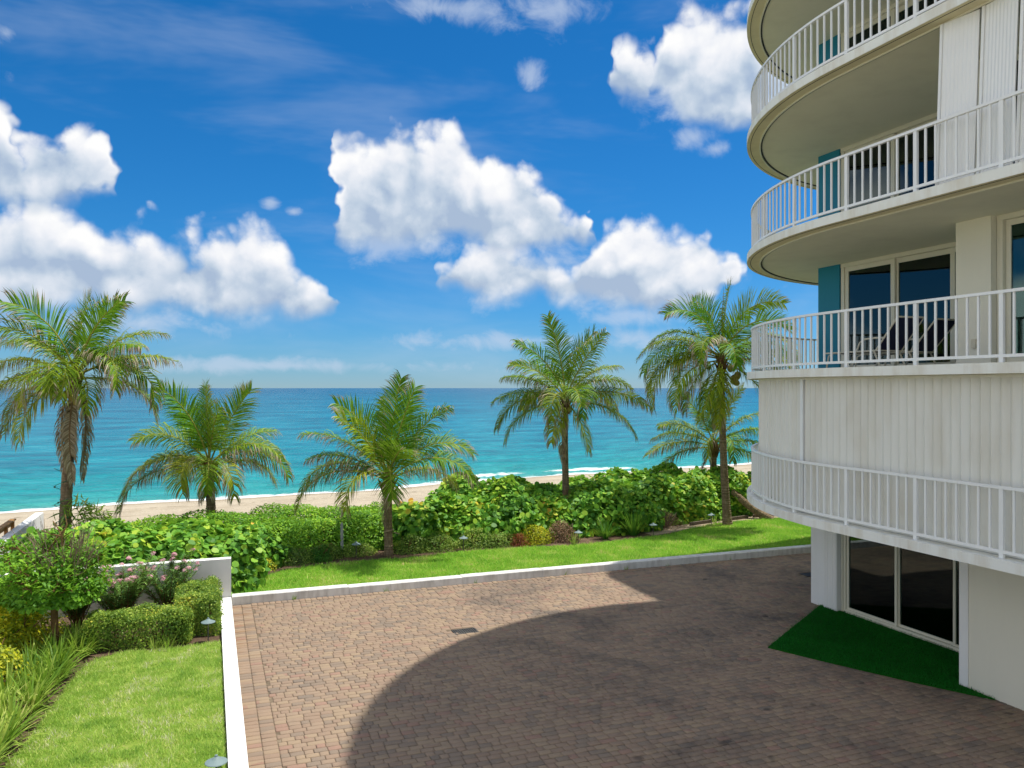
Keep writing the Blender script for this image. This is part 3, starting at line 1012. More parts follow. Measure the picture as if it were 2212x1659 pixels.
def build_walls():
    # low wall with stepped-up end and the transverse planter wall behind the flowers
    o = MB().box(-17.66, -17.40, -20, 9.44, -0.3, 0.20).build('garden_wall', 'white_stucco')
    tag(o, 'low white wall running between the side lawn and the brick paving', 'wall')
    t = MB()
    t.box(-23.2, -17.40, 9.47, 9.72, -0.3, 1.15)
    o = t.build('planter_wall', 'white_stucco')
    tag(o, 'waist-high white wall crossing behind the pink flowering shrub', 'wall')
    t = MB().box(-23.46, -23.21, -20, 19.6, -0.3, 1.15)
    o = t.build('boundary_wall', 'white_stucco')
    tag(o, 'white boundary wall with a sunlit top beside the brown timber handrail', 'wall')
    # kerb in cast lengths with fine joints
    k = tag(empty('kerb', (-17.0, 9.6, 0)), kind='structure')
    x = -17.385
    rb = random.Random(2)
    lens = [2.9, 3.1, 2.4, 3.2, 2.75, 3.0, 3.0, 3.0, 3.0, 3.0]
    for L in lens:
        dz = rb.uniform(-0.006, 0.006)
        dy = rb.uniform(-0.008, 0.008)
        MB().cbox((x + L / 2 + 17.0, 9.60 + dy - 9.6, -0.05 + dz), (L - 0.008, 0.30, 0.50), 0.018).build('kerb_stone', 'kerb_paint', k)
        x += L


def build_paving():
    drive = tag(MB().box(-17.39, 12, -16, 9.45, -0.25, -0.016).build('driveway', 'joint_sand'), kind='structure')
    rb = random.Random(9)
    items = []      # x, y, lx, ly, rot, tilt
    gap = 0.008

    def skip(x, y):
        if x > -3.2 and y < 4.3:
            return True
        if x > -4.8 and y < -1.0:
            return True
        if abs(x + 12.59) < 0.30 and abs(y - 5.36) < 0.22:
            return True
        if abs(x + 1.57) < 0.34 and abs(y - 7.01) < 0.24:
            return True
        return False
    # border along the low wall and the kerb
    y = -6.0
    while y < 9.35:
        for c in range(2):
            items.append((-17.39 + 0.115 + c * 0.23, y + 0.0725, 0.222, 0.137))
        y += 0.145
    x = -16.93
    while x < 5.0:
        items.append((x + 0.0725, 9.45 - 0.115, 0.137, 0.222))
        x += 0.145
    # field
    y = -6.0
    row = 0
    while y < 9.10:
        x = -16.93 - (rb.choice([0.0, 0.07, 0.11, 0.15]))
        hgt = 0.138
        while x < 5.0:
            L = rb.choice([0.138, 0.205, 0.205, 0.205, 0.272])
            x0 = max(x, -16.93)
            if x + L - x0 > 0.06 and not (x0 > -1 and y < 4.2):
                l2 = x + L - x0
                cx, cy = x0 + l2 / 2, y + hgt / 2 + 0.025 * math.sin(x * 0.55 + y * 0.2) + 0.012 * math.sin(x * 1.9)
                if not skip(cx, cy) and cy + 0.075 < 9.22:
                    items.append((cx, cy, l2 - gap, hgt - gap))
            x += L
        y += hgt
        row += 1
    # largest 300 in the picture are objects
    vis = []
    for i, it in enumerate(items):
        Y = in_view(it[0], it[1], 0, 2)
        if Y is not None:
            vis.append((it[2] * it[3] / (Y * Y * Y), i))
    vis.sort(reverse=True)
    single = set(i for _, i in vis[:300])
    rg = np.random.default_rng(21)
    cache = {}

    def paver_verts(lx, ly, dz=0.0):
        c = 0.012
        hx, hy = lx / 2, ly / 2
        k = 0.010     # clipped corners
        def ring(i, z):
            a, b = hx - i, hy - i
            return [(-a + k, -b, z), (a - k, -b, z), (a, -b + k, z), (a, b - k, z), (a - k, b, z), (-a + k, b, z), (-a, b - k, z), (-a, -b + k, z)]
        V = ring(0, -0.05) + ring(0, -0.007) + ring(c, 0.0)
        F4 = []
        for r in (0, 8):
            for i in range(8):
                j = (i + 1) % 8
                F4.append((r + i, r + j, r + 8 + j, r + 8 + i))
        return np.array(V), np.array(F4), np.array([[16 + i for i in range(8)]])
    BV, B4, B8 = [], [], []
    nb = 0
    for i, (cx, cy, lx, ly) in enumerate(items):
        rot = rg.normal() * 0.012
        tx, ty = rg.normal() * 0.010, rg.normal() * 0.010
        dz = rg.normal() * 0.0022
        if i in single:
            key = (round(lx, 2), round(ly, 2))
            if key not in cache:
                V, F4, F8 = paver_verts(lx, ly)
                o = mesh_obj('paver', V, [F4, F8], 'paver', drive)
                cache[key] = o.data
            else:
                o = link('paver', cache[key], drive)
            o.location = (cx, cy, dz)
            o.rotation_euler = (tx, ty, rot)
        else:
            V, F4, F8 = paver_verts(lx, ly)
            ca, sa = math.cos(rot), math.sin(rot)
            W = np.column_stack([cx + V[:, 0] * ca - V[:, 1] * sa, cy + V[:, 0] * sa + V[:, 1] * ca, V[:, 2] + dz + V[:, 0] * ty + V[:, 1] * tx])
            BV.append(W)
            B4.append(F4 + nb)
            B8.append(F8 + nb)
            nb += len(V)
    o = mesh_obj('paver_field', np.concatenate(BV), [np.concatenate(B4), np.concatenate(B8)], 'paver', drive)
    tag(o, kind='stuff')
    # two drain grates let into the paving
    for (x, y, lab) in ((-12.59, 5.36, 'black iron drain grate in the paving at the rim of the round shadow'),
                        (-1.57, 7.01, 'dark drain grate in the shaded paving beside the building corner')):
        g = tag(empty('drain_grate', (x, y, 0)), lab, 'drain')
        MB().box(-0.27, 0.27, -0.18, 0.18, -0.05, -0.012).build('frame', 'dark_recess', g)
        f = MB()
        f.box(-0.27, 0.27, 0.15, 0.18, -0.012, 0.002).box(-0.27, 0.27, -0.18, -0.15, -0.012, 0.002)
        f.box(-0.27, -0.24, -0.15, 0.15, -0.012, 0.002).box(0.24, 0.27, -0.15, 0.15, -0.012, 0.002)
        f.build('rim', 'iron', g)
        for i in range(9):
            MB().box(-0.225 + i * 0.052, -0.20 + i * 0.052, -0.15, 0.15, -0.02, 0.0).build('bar', 'iron', g)
    # artificial turf mat in front of the ground floor window
    P = [(-3.58, 4.32), (-7.06, 2.02), (-6.62, 1.05), (-6.23, 0.25), (-5.85, -0.52), (-5.50, -1.15), (-5.20, -1.66), (-5.175, -0.9), (-3.58, -0.9)]
    m = tag(empty('turf_mat', (-5.0, 1.5, 0)), 'dark green artificial turf mat in front of the ground-floor window', 'mat')
    Pl = [(x + 5.0, y - 1.5) for x, y in P]
    MB().prism(Pl, 0.004, 0.022).build('backing', 'artificial_turf', m)
    g = grass('pile', Pl, 0.020, 60000, 0.02, 0.05, 0.010, 'turf_blade', 6, m)
    tag(g, kind='stuff')
    # weeds in the kerb joint
    for i, (x, n) in enumerate(((-15.9, 9), (-13.5, 5), (-11.0, 4), (-8.3, 6), (-6.3, 12), (-4.9, 4), (-2.6, 5))):
        mb = MB()
        r3 = random.Random(i)
        for k in range(n):
            a = r3.uniform(0, 6.28)
            h = r3.uniform(0.06, 0.16)
            l = r3.uniform(0.03, 0.09)
            bx, by = r3.uniform(-.06, .06), r3.uniform(-.01, .01)
            mb.add([(bx - .006, by, 0), (bx + .006, by, 0), (bx + math.cos(a) * l, by - abs(math.sin(a)) * l * .6, h)], [(0, 1, 2)])
        o = mb.build('weed_tuft', 'strap_leaf', None, loc=(x, 9.435, -0.005))
        tag(o, 'small weed tuft growing at the foot of the white kerb', 'weed', 'weeds along the kerb')


build_ground()
build_lawns()
build_walls()
build_paving()

# ------------------------------------------------------------------ the round-ended tower
R0 = 7.27
SLAB_T = 0.16
SLAB_Z = [0, 2.77, 5.61, 8.41, 11.21, 14.01, 16.81, 19.61, 22.40]      # undersides


def lobe(R, y0=-16.0, n=72, a1=math.pi):
    """outline of the round end: straight west side, half circle towards the sea"""
    pts = [(-R, y0)]
    for i in range(n + 1):
        t = a1 * i / n
        pts.append((-R * math.cos(t), R * math.sin(t)))
    pts.append((R, y0))
    return pts


def path_point(R, s):
    """point, outward normal and tangent along the railing line; s = 0 where the curve begins"""
    if s <= 0:
        return np.array([-R, s]), np.array([-1.0, 0.0]), np.array([0.0, 1.0])
    t = s / R
    return np.array([-R * math.cos(t), R * math.sin(t)]), np.array([-math.cos(t), math.sin(t)]), np.array([math.sin(t), math.cos(t)])


S_END = 13.3
S_START = -9.0


def sweep(R, z0, z1, w, s0=S_START, s1=S_END, step=0.22):
    """rectangular bar following the rounded line"""
    n = int((s1 - s0) / step)
    ss = sorted(set([s0 + (s1 - s0) * i / n for i in range(n + 1)]))
    V, F = [], []
    for s in ss:
        p, nn, _ = path_point(R, s)
        a, b = p + nn * w / 2, p - nn * w / 2
        V += [(a[0], a[1], z0), (a[0], a[1], z1), (b[0], b[1], z1), (b[0], b[1], z0)]
    for i in range(len(ss) - 1):
        for k in range(4):
            k2 = (k + 1) % 4
            F.append((i * 4 + k, (i + 1) * 4 + k, (i + 1) * 4 + k2, i * 4 + k2))
    F += [(0, 1, 2, 3), tuple(len(V) - 4 + k for k in (3, 2, 1, 0))]
    return V, F


def build_tower():
    T = tag(empty('condominium_tower', (0, 0, 0)),
            'white apartment tower with rounded balconies, blue end columns and picket railings', 'building')
    # ---- slabs
    for k in range(1, 9):
        z = SLAB_Z[k]
        R = R0 if k < 8 else 7.70
        # the slab: edge and top painted, underside as soffit
        o = MB().prism(lobe(R), z, z + SLAB_T).build('balcony_slab' if k < 8 else 'roof_slab', 'slab_paint', T)
        if k < 8:
            MB().prism(lobe(R - 0.32), z + SLAB_T + 0.001, z + SLAB_T + 0.006).build('floor_finish', 'balcony_floor', o)
        if 2 <= k <= 5:
            # soffit: outer band, drip line, shutter track and inner field
            V, F = sweep(R - 0.155, z - 0.004, z - 0.001, 0.29, s1=20)
            MB().add(V, F).build('soffit_band', 'soffit_edge_paint', o)
            V, F = sweep(R - 0.085, z - 0.008, z - 0.004, 0.012, s1=20)
            MB().add(V, F).build('drip_line', 'dark_recess', o)  # dark strip stands in for the shaded drip groove
            V, F = sweep(R - 0.30, z - 0.035, z - 0.001, 0.030, s1=20)
            MB().add(V, F).build('shutter_track', 'frame_paint', o)
            V, F = sweep(R - 0.335, z - 0.020, z - 0.001, 0.030, s1=20)
            MB().add(V, F).build('track_groove', 'dark_recess', o)  # groove shade laid on as a dark strip
            MB().prism(lobe(R - 0.36), z - 0.005, z - 0.001).build('soffit', 'soffit_paint', o)
    # ---- rear wing, set towards the sea and mostly hidden behind the round end
    rc = 1.6
    pl = [(2.0, -16), (2.0, 11.4 - rc)]
    for i in range(1, 9):
        t = math.pi / 2 * i / 8
        pl.append((2.0 + rc - rc * math.cos(t), 11.4 - rc + rc * math.sin(t)))
    pl += [(15, 11.4), (15, -16)]
    MB().prism(pl, 2.80, 22.9).build('rear_wing', 'cream_wall', T)
    MB().box(3.2, 14.5, -16, 7.9, -0.2, 2.795).build('rear_wing_base', 'cream_wall', T)
    ph = [(1.45, -16.1), (1.45, 10.2)] + [(1.45 + 1.2 - 1.2 * math.cos(math.pi / 2 * i / 8), 10.2 + 1.2 * math.sin(math.pi / 2 * i / 8)) for i in range(1, 9)] + [(15.1, 11.42), (15.1, -16.1)]
    MB().prism(ph, 19.9, 22.95).build('rear_wing_shadow_top', 'cream_wall', T)  # unseen block, added to shape the shadow tip on the paving
    # ---- outer walls per floor
    for k in range(1, 8):
        z0, z1 = SLAB_Z[k] + SLAB_T + 0.003, SLAB_Z[k + 1] - 0.006
        MB().box(-3.60, -3.30, 3.72, 4.44, z0, z1).build('blue_column', 'blue_paint', T)
        MB().box(-3.28, 1.98, 4.12, 4.40, z0, z1).build('sea_wall', 'cream_wall', T)
        MB().box(-5.18, -4.84, -1.56, -0.86, z0, z1).build('white_column', 'cream_wall', T)
        MB().box(-4.82, -3.30, -1.18, -0.92, z0, z1).build('return_wall', 'cream_wall', T)
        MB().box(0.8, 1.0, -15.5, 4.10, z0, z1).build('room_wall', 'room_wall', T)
        if k > 4:
            MB().box(-3.50, -3.30, -0.90, 3.70, z0, z1).build('plain_wall', 'cream_wall', T)
            MB().box(-5.1, -4.9, -15.5, -1.58, z0, z1).build('plain_wall', 'cream_wall', T)
    # ---- ground floor
    MB().box(-3.72, -3.40, 3.62, 4.56, -0.2, 2.765).build('ground_column', 'white_stucco', T)
    o = MB().box(-3.78, -3.722, 3.62, 4.06, 0.006, 2.76).build('shutter_housing', 'rail_paint', T)
    for q in range(5):
        MB().box(-3.789, -3.779, 3.66 + q * 0.085, 3.70 + q * 0.085, 0.01, 2.75).build('rib', 'rail_paint', o)
    MB().box(-3.39, 3.19, 4.26, 4.54, -0.2, 2.765).build('ground_sea_wall', 'white_stucco', T)
    MB().box(-5.15, -4.85, -16, -1.10, -0.2, 2.765).build('ground_wall', 'cream_wall', T)
    MB().box(-5.17, -4.85, -1.098, -0.92, -0.2, 2.765).build('corner_trim', 'rail_paint', T)
    MB().box(-4.84, -3.40, -1.15, -0.95, -0.2, 2.765).build('return_wall', 'cream_wall', T)
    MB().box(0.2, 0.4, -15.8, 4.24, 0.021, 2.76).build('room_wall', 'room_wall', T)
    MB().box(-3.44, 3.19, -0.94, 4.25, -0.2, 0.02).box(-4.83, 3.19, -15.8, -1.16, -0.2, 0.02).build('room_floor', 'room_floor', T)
    # ground floor sliding window: frame, two lights and a third behind the corner
    z0, z1 = 0.025, 2.76
    xg = -3.55

    def glazed(parent_name, x, y0, y1, za, zb, T, stile=0.075, sill=0.10, head=0.10, depth=0.05, glass_in=0.0):
        f = MB()
        f.box(x - depth / 2, x + depth / 2, y0, y0 + stile, za, zb)
        f.box(x - depth / 2, x + depth / 2, y1 - stile, y1, za, zb)
        f.box(x - depth / 2 + 0.001, x + depth / 2 - 0.001, y0 + stile, y1 - stile, za, za + sill)
        f.box(x - depth / 2 + 0.001, x + depth / 2 - 0.001, y0 + stile, y1 - stile, zb - head, zb)
        fo = f.build(parent_name, 'frame_paint', T)
        g = MB().box(x - 0.004, x + 0.004, y0 + stile, y1 - stile, za + sill, zb - head).build('glass', 'door_glass', fo)
        return fo
    fr = MB()
    fr.box(-3.62, -3.46, -0.94, 3.615, 0.006, 0.09)
    fr.box(-3.66, -3.621, -0.94, 3.615, 0.006, 0.035)
    fr.box(-3.62, -3.46, 3.50, 3.615, 0.091, 2.76)
    fr.box(-3.655, -3.621, 3.56, 3.60, 0.036, 2.76)
    fr.build('window_frame', 'frame_paint', T)
    glazed('window_light', -3.56, 2.00, 3.495, 0.092, 2.755, T, 0.06, 0.05, 0.05)
    glazed('window_light', -3.51, 0.52, 2.03, 0.092, 2.755, T, 0.06, 0.05, 0.05)
    glazed('window_light', -3.56, -0.92, 0.56, 0.092, 2.755, T, 0.06, 0.05, 0.05)
    # ---- sliding doors on balcony floors 2..4
    for k in range(1, 5):
        za, zb = SLAB_Z[k] + SLAB_T + 0.01, SLAB_Z[k + 1] - 0.008
        fr = MB()
        fr.box(-3.58, -3.36, -0.90, 3.70, za, za + 0.05)
        fr.box(-3.58, -3.36, -0.90, 3.70, zb - 0.09, zb)
        fr.box(-3.57, -3.37, 3.60, 3.70, za + 0.051, zb - 0.091)
        fr.build('door_surround', 'frame_paint', T)
        for (x, a, b) in ((-3.52, 2.10, 3.595), (-3.46, 0.60, 2.16), (-3.52, -0.88, 0.66)):
            d = glazed('sliding_door', x, a, b, za + 0.052, zb - 0.092, T, 0.11, 0.11, 0.11)
            if x == -3.46:
                h = MB()
                yy = b - 0.05
                h.tube([(x - 0.026, yy, za + 0.85), (x - 0.07, yy, za + 0.88), (x - 0.07, yy, za + 1.12), (x - 0.026, yy, za + 1.15)], 0.011, 6)
                h.build('handle', 'frame_paint', d)
        fr = MB()
        fr.box(-5.06, -4.90, -9.0, -1.57, za, za + 0.05)
        fr.box(-5.06, -4.90, -9.0, -1.57, zb - 0.09, zb)
        fr.box(-5.05, -4.91, -1.68, -1.57, za + 0.051, zb - 0.091)
        fr.build('door_surround', 'frame_paint', T)
        for q in range(4):
            b = -1.685 - q * 1.8
            glazed('sliding_door', -5.0 if q % 2 else -4.95, b - 1.86, b, za + 0.052, zb - 0.092, T, 0.09, 0.1, 0.1)
    # outlet box on the white column by the loungers
    MB().cbox((-5.20, -1.25, SLAB_Z[2] + SLAB_T + 0.42), (0.05, 0.09, 0.16), 0.01).build('outlet_box', 'chair_frame', T)
    # ---- railings floors 1..4
    post_me = bal_me = None
    for k in range(1, 5):
        z = SLAB_Z[k] + SLAB_T
        r = empty('balcony_railing', (0, 0, z))
        r.parent = T
        Rr = R0 - 0.12
        V, F = sweep(Rr, 1.005, 1.05, 0.062)
        MB().add(V, F).build('top_rail', 'rail_paint', r)
        V, F = sweep(Rr, 0.075, 0.120, 0.045)
        MB().add(V, F).build('bottom_rail', 'rail_paint', r)
        ps = -0.273
        posts = [ps + 1.512 * i for i in range(-5, 10)]
        for s in posts:
            if not (S_START < s < S_END):
                continue
            p, nn, _ = path_point(Rr, s)
            if post_me is None:
                o = MB().box(-0.024, 0.024, -0.034, 0.034, 0.001, 1.004).build('post', 'rail_paint', r)
                post_me = o.data
            else:
                o = link('post', post_me, r)
            o.location = (p[0], p[1], 0)
            o.rotation_euler = (0, 0, math.atan2(nn[1], nn[0]))
            for b in range(1, 8):
                s2 = s + 0.189 * b
                if not (-7.8 < s2 < S_END):
                    continue
                p2, n2, _ = path_point(Rr, s2)
                if bal_me is None:
                    o = MB().box(-0.013, 0.013, -0.0165, 0.0165, 0.119, 1.006).build('baluster', 'rail_paint', r)
                    bal_me = o.data
                else:
                    o = link('baluster', bal_me, r)
                o.location = (p2[0], p2[1], 0)
                o.rotation_euler = (0, 0, math.atan2(n2[1], n2[0]))
    # ---- closed accordion shutters of the first balcony floor
    sh = empty('accordion_shutter', (0, 0, 0))
    sh.parent = T
    za, zb = SLAB_Z[1] + SLAB_T + 0.03, SLAB_Z[2] - 0.03
    Rs = R0 - 0.30
    V, F = sweep(Rs, SLAB_Z[1] + SLAB_T + 0.008, SLAB_Z[1] + SLAB_T + 0.045, 0.06)
    MB().add(V, F).build('sill_track', 'shutter_paint', sh)
    V, F = sweep(Rs, SLAB_Z[2] - 0.05, SLAB_Z[2] - 0.002, 0.06)
    MB().add(V, F).build('head_track', 'shutter_paint', sh)
    pitch = 0.1695
    prof = [(-0.0835, -0.03), (-0.0835, 0.020), (-0.072, 0.026), (-0.064, 0.012), (0.0825, -0.016), (0.0835, -0.03)]
    n = len(prof)
    V = [(b, a, z) for z in (za, zb) for a, b in prof]
    F = [(i, i + 1, n + i + 1, n + i) for i in range(n - 1)] + [(n - 1, 0, n, 2 * n - 1)]
    slat_me = None
    s = -7.8
    i = 0
    while s < S_END - 0.2:
        p, nn, _ = path_point(Rs, s)
        if abs(s - 1.22) < pitch * 0.5:
            o = MB().box(-0.03, 0.045, -0.05, 0.05, za, zb).build('meeting_stile', 'rail_paint', sh)
        elif slat_me is None:
            o = MB().add(V, F).build('slat', 'shutter_paint', sh)
            slat_me = o.data
        else:
            o = link('slat', slat_me, sh)
        o.location = (p[0], p[1], 0)
        o.rotation_euler = (0, 0, math.atan2(nn[1], nn[0]) + random.uniform(-0.012, 0.012))
        s += pitch
        i += 1
    # ---- half-folded shutter panels on the third balcony floor
    fs = empty('folding_shutter', (0, 0, 0))
    fs.parent = T
    za, zb = SLAB_Z[3] + SLAB_T + 0.012, SLAB_Z[4] - 0.04
    y = -2.20
    for q in range(7):
        w = 0.56
        x0, x1 = (-7.02, -6.93) if q % 2 == 0 else (-6.95, -7.0)
        sx = 0.0
        lean = 0.10
        mb = MB()
        ya, yb2 = y, y - w
        # panel as a thin ribbed board; the stack hangs slightly out of plumb
        nrib = 9
        top, bot = [], []
        for j in range(nrib * 2 + 1):
            f = j / (nrib * 2)
            xx = x0 + (x1 - x0) * f - (0.006 if j % 2 else 0.0)
            yy = ya + (yb2 - ya) * f
            bot.append((xx, yy + lean, za))
            top.append((xx, yy, zb))
        back_b = [(b[0] + 0.022, b[1], b[2]) for b in bot]
        back_t = [(b[0] + 0.022, b[1], b[2]) for b in top]
        m = len(bot)
        V = bot + top + back_b + back_t
        F = [(j, m + j, m + j + 1, j + 1) for j in range(m - 1)]
        F += [(2 * m + j, 2 * m + j + 1, 3 * m + j + 1, 3 * m + j) for j in range(m - 1)]
        F += [(0, 2 * m, 3 * m, m), (m - 1, 2 * m - 1, 4 * m - 1, 3 * m - 1)]
        mb.add(V, F)
        o = mb.build('shutter_panel', 'rail_paint', fs)
        # hinge stile
        st = MB()
        st.add([(x0 - 0.02, ya + lean + 0.05, za), (x0 - 0.02, ya + lean + 0.004, za), (x0 + 0.02, ya + lean + 0.004, za), (x0 + 0.02, ya + lean + 0.05, za),
                (x0 - 0.02, ya + 0.05, zb), (x0 - 0.02, ya + 0.004, zb), (x0 + 0.02, ya + 0.004, zb), (x0 + 0.02, ya + 0.05, zb)],
               [(0, 1, 5, 4), (1, 2, 6, 5), (2, 3, 7, 6), (3, 0, 4, 7), (4, 5, 6, 7), (3, 2, 1, 0)])
        st.build('hinge_stile', 'rail_paint', o)
        y -= w + 0.12
    return T


build_tower()


def build_loungers():
    zf = SLAB_Z[2] + SLAB_T + 0.007

    def frame_bars(mb, y0, y1, z, w):
        for sx in (-w / 2, w / 2):
            mb.tube([(sx, y0, z), (sx, y1, z)], 0.018, 6)
    for n, (x, y, rz, lab) in enumerate(((-4.25, 0.15, 0.06, 'cream framed chaise lounge with raised navy sling back next to the sliding doors'),
                                         (-5.35, 0.0, -0.05, 'cream framed chaise lounge with raised navy sling back next to the balcony railing'))):
        c = tag(empty('chaise_lounge', (x, y, zf)), lab, 'lounge chair', 'chaise lounges on the balcony')
        c.rotation_euler = (0, 0, rz)
        w = 0.62
        fm = MB()
        frame_bars(fm, 0.45, 2.0, 0.36, w)
        for yy in (0.5, 1.25, 1.98):
            fm.tube([(-w / 2, yy, 0.36), (w / 2, yy, 0.36)], 0.014, 6)
        fm.build('seat_frame', 'chair_frame', c)
        bm = MB()
        for sx in (-w / 2, w / 2):
            bm.tube([(sx, 0.55, 0.36), (sx, -0.02, 0.98)], 0.018, 6)
        bm.tube([(-w / 2, -0.02, 0.98), (w / 2, -0.02, 0.98)], 0.018, 6)
        bm.build('back_frame', 'chair_frame', c)
        MB().add([(-w / 2 + .02, 0.55, 0.37), (w / 2 - .02, 0.55, 0.37), (w / 2 - .02, 1.98, 0.37), (-w / 2 + .02, 1.98, 0.37),
                  (-w / 2 + .02, 0.55, 0.36), (w / 2 - .02, 0.55, 0.36), (w / 2 - .02, 1.98, 0.36), (-w / 2 + .02, 1.98, 0.36)],
                 [(0, 1, 2, 3), (7, 6, 5, 4), (0, 4, 5, 1), (1, 5, 6, 2), (2, 6, 7, 3), (3, 7, 4, 0)]).build('seat_sling', 'chair_sling', c)
        MB().add([(-w / 2 + .02, 0.54, 0.385), (w / 2 - .02, 0.54, 0.385), (w / 2 - .02, -0.01, 0.975), (-w / 2 + .02, -0.01, 0.975),
                  (-w / 2 + .02, 0.53, 0.375), (w / 2 - .02, 0.53, 0.375), (w / 2 - .02, -0.02, 0.965), (-w / 2 + .02, -0.02, 0.965)],
                 [(0, 1, 2, 3), (7, 6, 5, 4), (0, 4, 5, 1), (1, 5, 6, 2), (2, 6, 7, 3), (3, 7, 4, 0)]).build('back_sling', 'chair_sling', c)
        for sx in (-w / 2, w / 2):
            # bent arm with its front leg
            MB().tube([(sx, 0.35, 0.60), (sx, 0.55, 0.61), (sx, 0.85, 0.60), (sx, 0.98, 0.54), (sx, 1.08, 0.36), (sx, 1.22, 0.012)], 0.018, 6).build('arm', 'chair_frame', c)
            MB().tube([(sx, 0.60, 0.36), (sx, 0.42, 0.012)], 0.018, 6).build('leg', 'chair_frame', c)
            MB().tube([(sx, 1.75, 0.36), (sx, 1.90, 0.30), (sx, 1.98, 0.012)], 0.018, 6).build('leg', 'chair_frame', c)
    # exercise machines behind the ground-floor window
    for (x, y, lab) in ((-2.4, 2.55, 'black exercise bike dimly seen behind the left window light'),
                        (-2.1, 1.0, 'black treadmill dimly seen behind the ground-floor window')):
        if 'bike' in lab:
            m = tag(empty('exercise_bike', (x, y, 0.021)), lab, 'exercise machine')
            MB().lathe([(0.0, -0.05), (0.26, -0.05), (0.30, 0.0), (0.26, 0.05), (0.0, 0.05)], 16).build('flywheel_cover', 'machine_black', m).rotation_euler = (0, rad(90), 0)
            m.children[0].location = (0, 0.3, 0.40)
            MB().tube([(0, 0.3, 0.4), (0, 0.45, 1.05), (0, 0.35, 1.15)], 0.04, 8).build('handle_post', 'machine_black', m)
            MB().tube([(-0.25, 0.3, 1.15), (0.25, 0.3, 1.15)], 0.02, 6).build('handlebar', 'machine_black', m)
            MB().tube([(0, 0.25, 0.4), (0, -0.25, 0.75)], 0.04, 8).build('seat_post', 'machine_black', m)
            MB().cbox((0, -0.28, 0.80), (0.22, 0.28, 0.08), 0.03).build('saddle', 'machine_black', m)
            for yy in (-0.5, 0.6):
                MB().box(-0.28, 0.28, yy - 0.04, yy + 0.04, 0.0, 0.07).build('foot', 'machine_black', m)
            MB().box(-0.03, 0.03, -0.5, 0.6, 0.02, 0.09).build('base_bar', 'machine_black', m)
        else:
            m = tag(empty('treadmill', (x, y, 0.021)), lab, 'exercise machine')
            MB().cbox((0, 0, 0.11), (0.8, 1.8, 0.18), 0.04).build('deck', 'machine_black', m)
            for sx in (-0.36, 0.36):
                MB().tube([(sx, 0.75, 0.2), (sx, 0.95, 1.25)], 0.035, 8).build('upright', 'machine_black', m)
                MB().tube([(sx, 0.90, 1.0), (sx, 0.35, 0.95)], 0.022, 6).build('handrail', 'room_wall', m)
            MB().cbox((0, 0.95, 1.32), (0.8, 0.12, 0.28), 0.03).build('console', 'machine_black', m)


build_loungers()

# ------------------------------------------------------------------ coconut palms
UP = np.array([0, 0, 1.0])


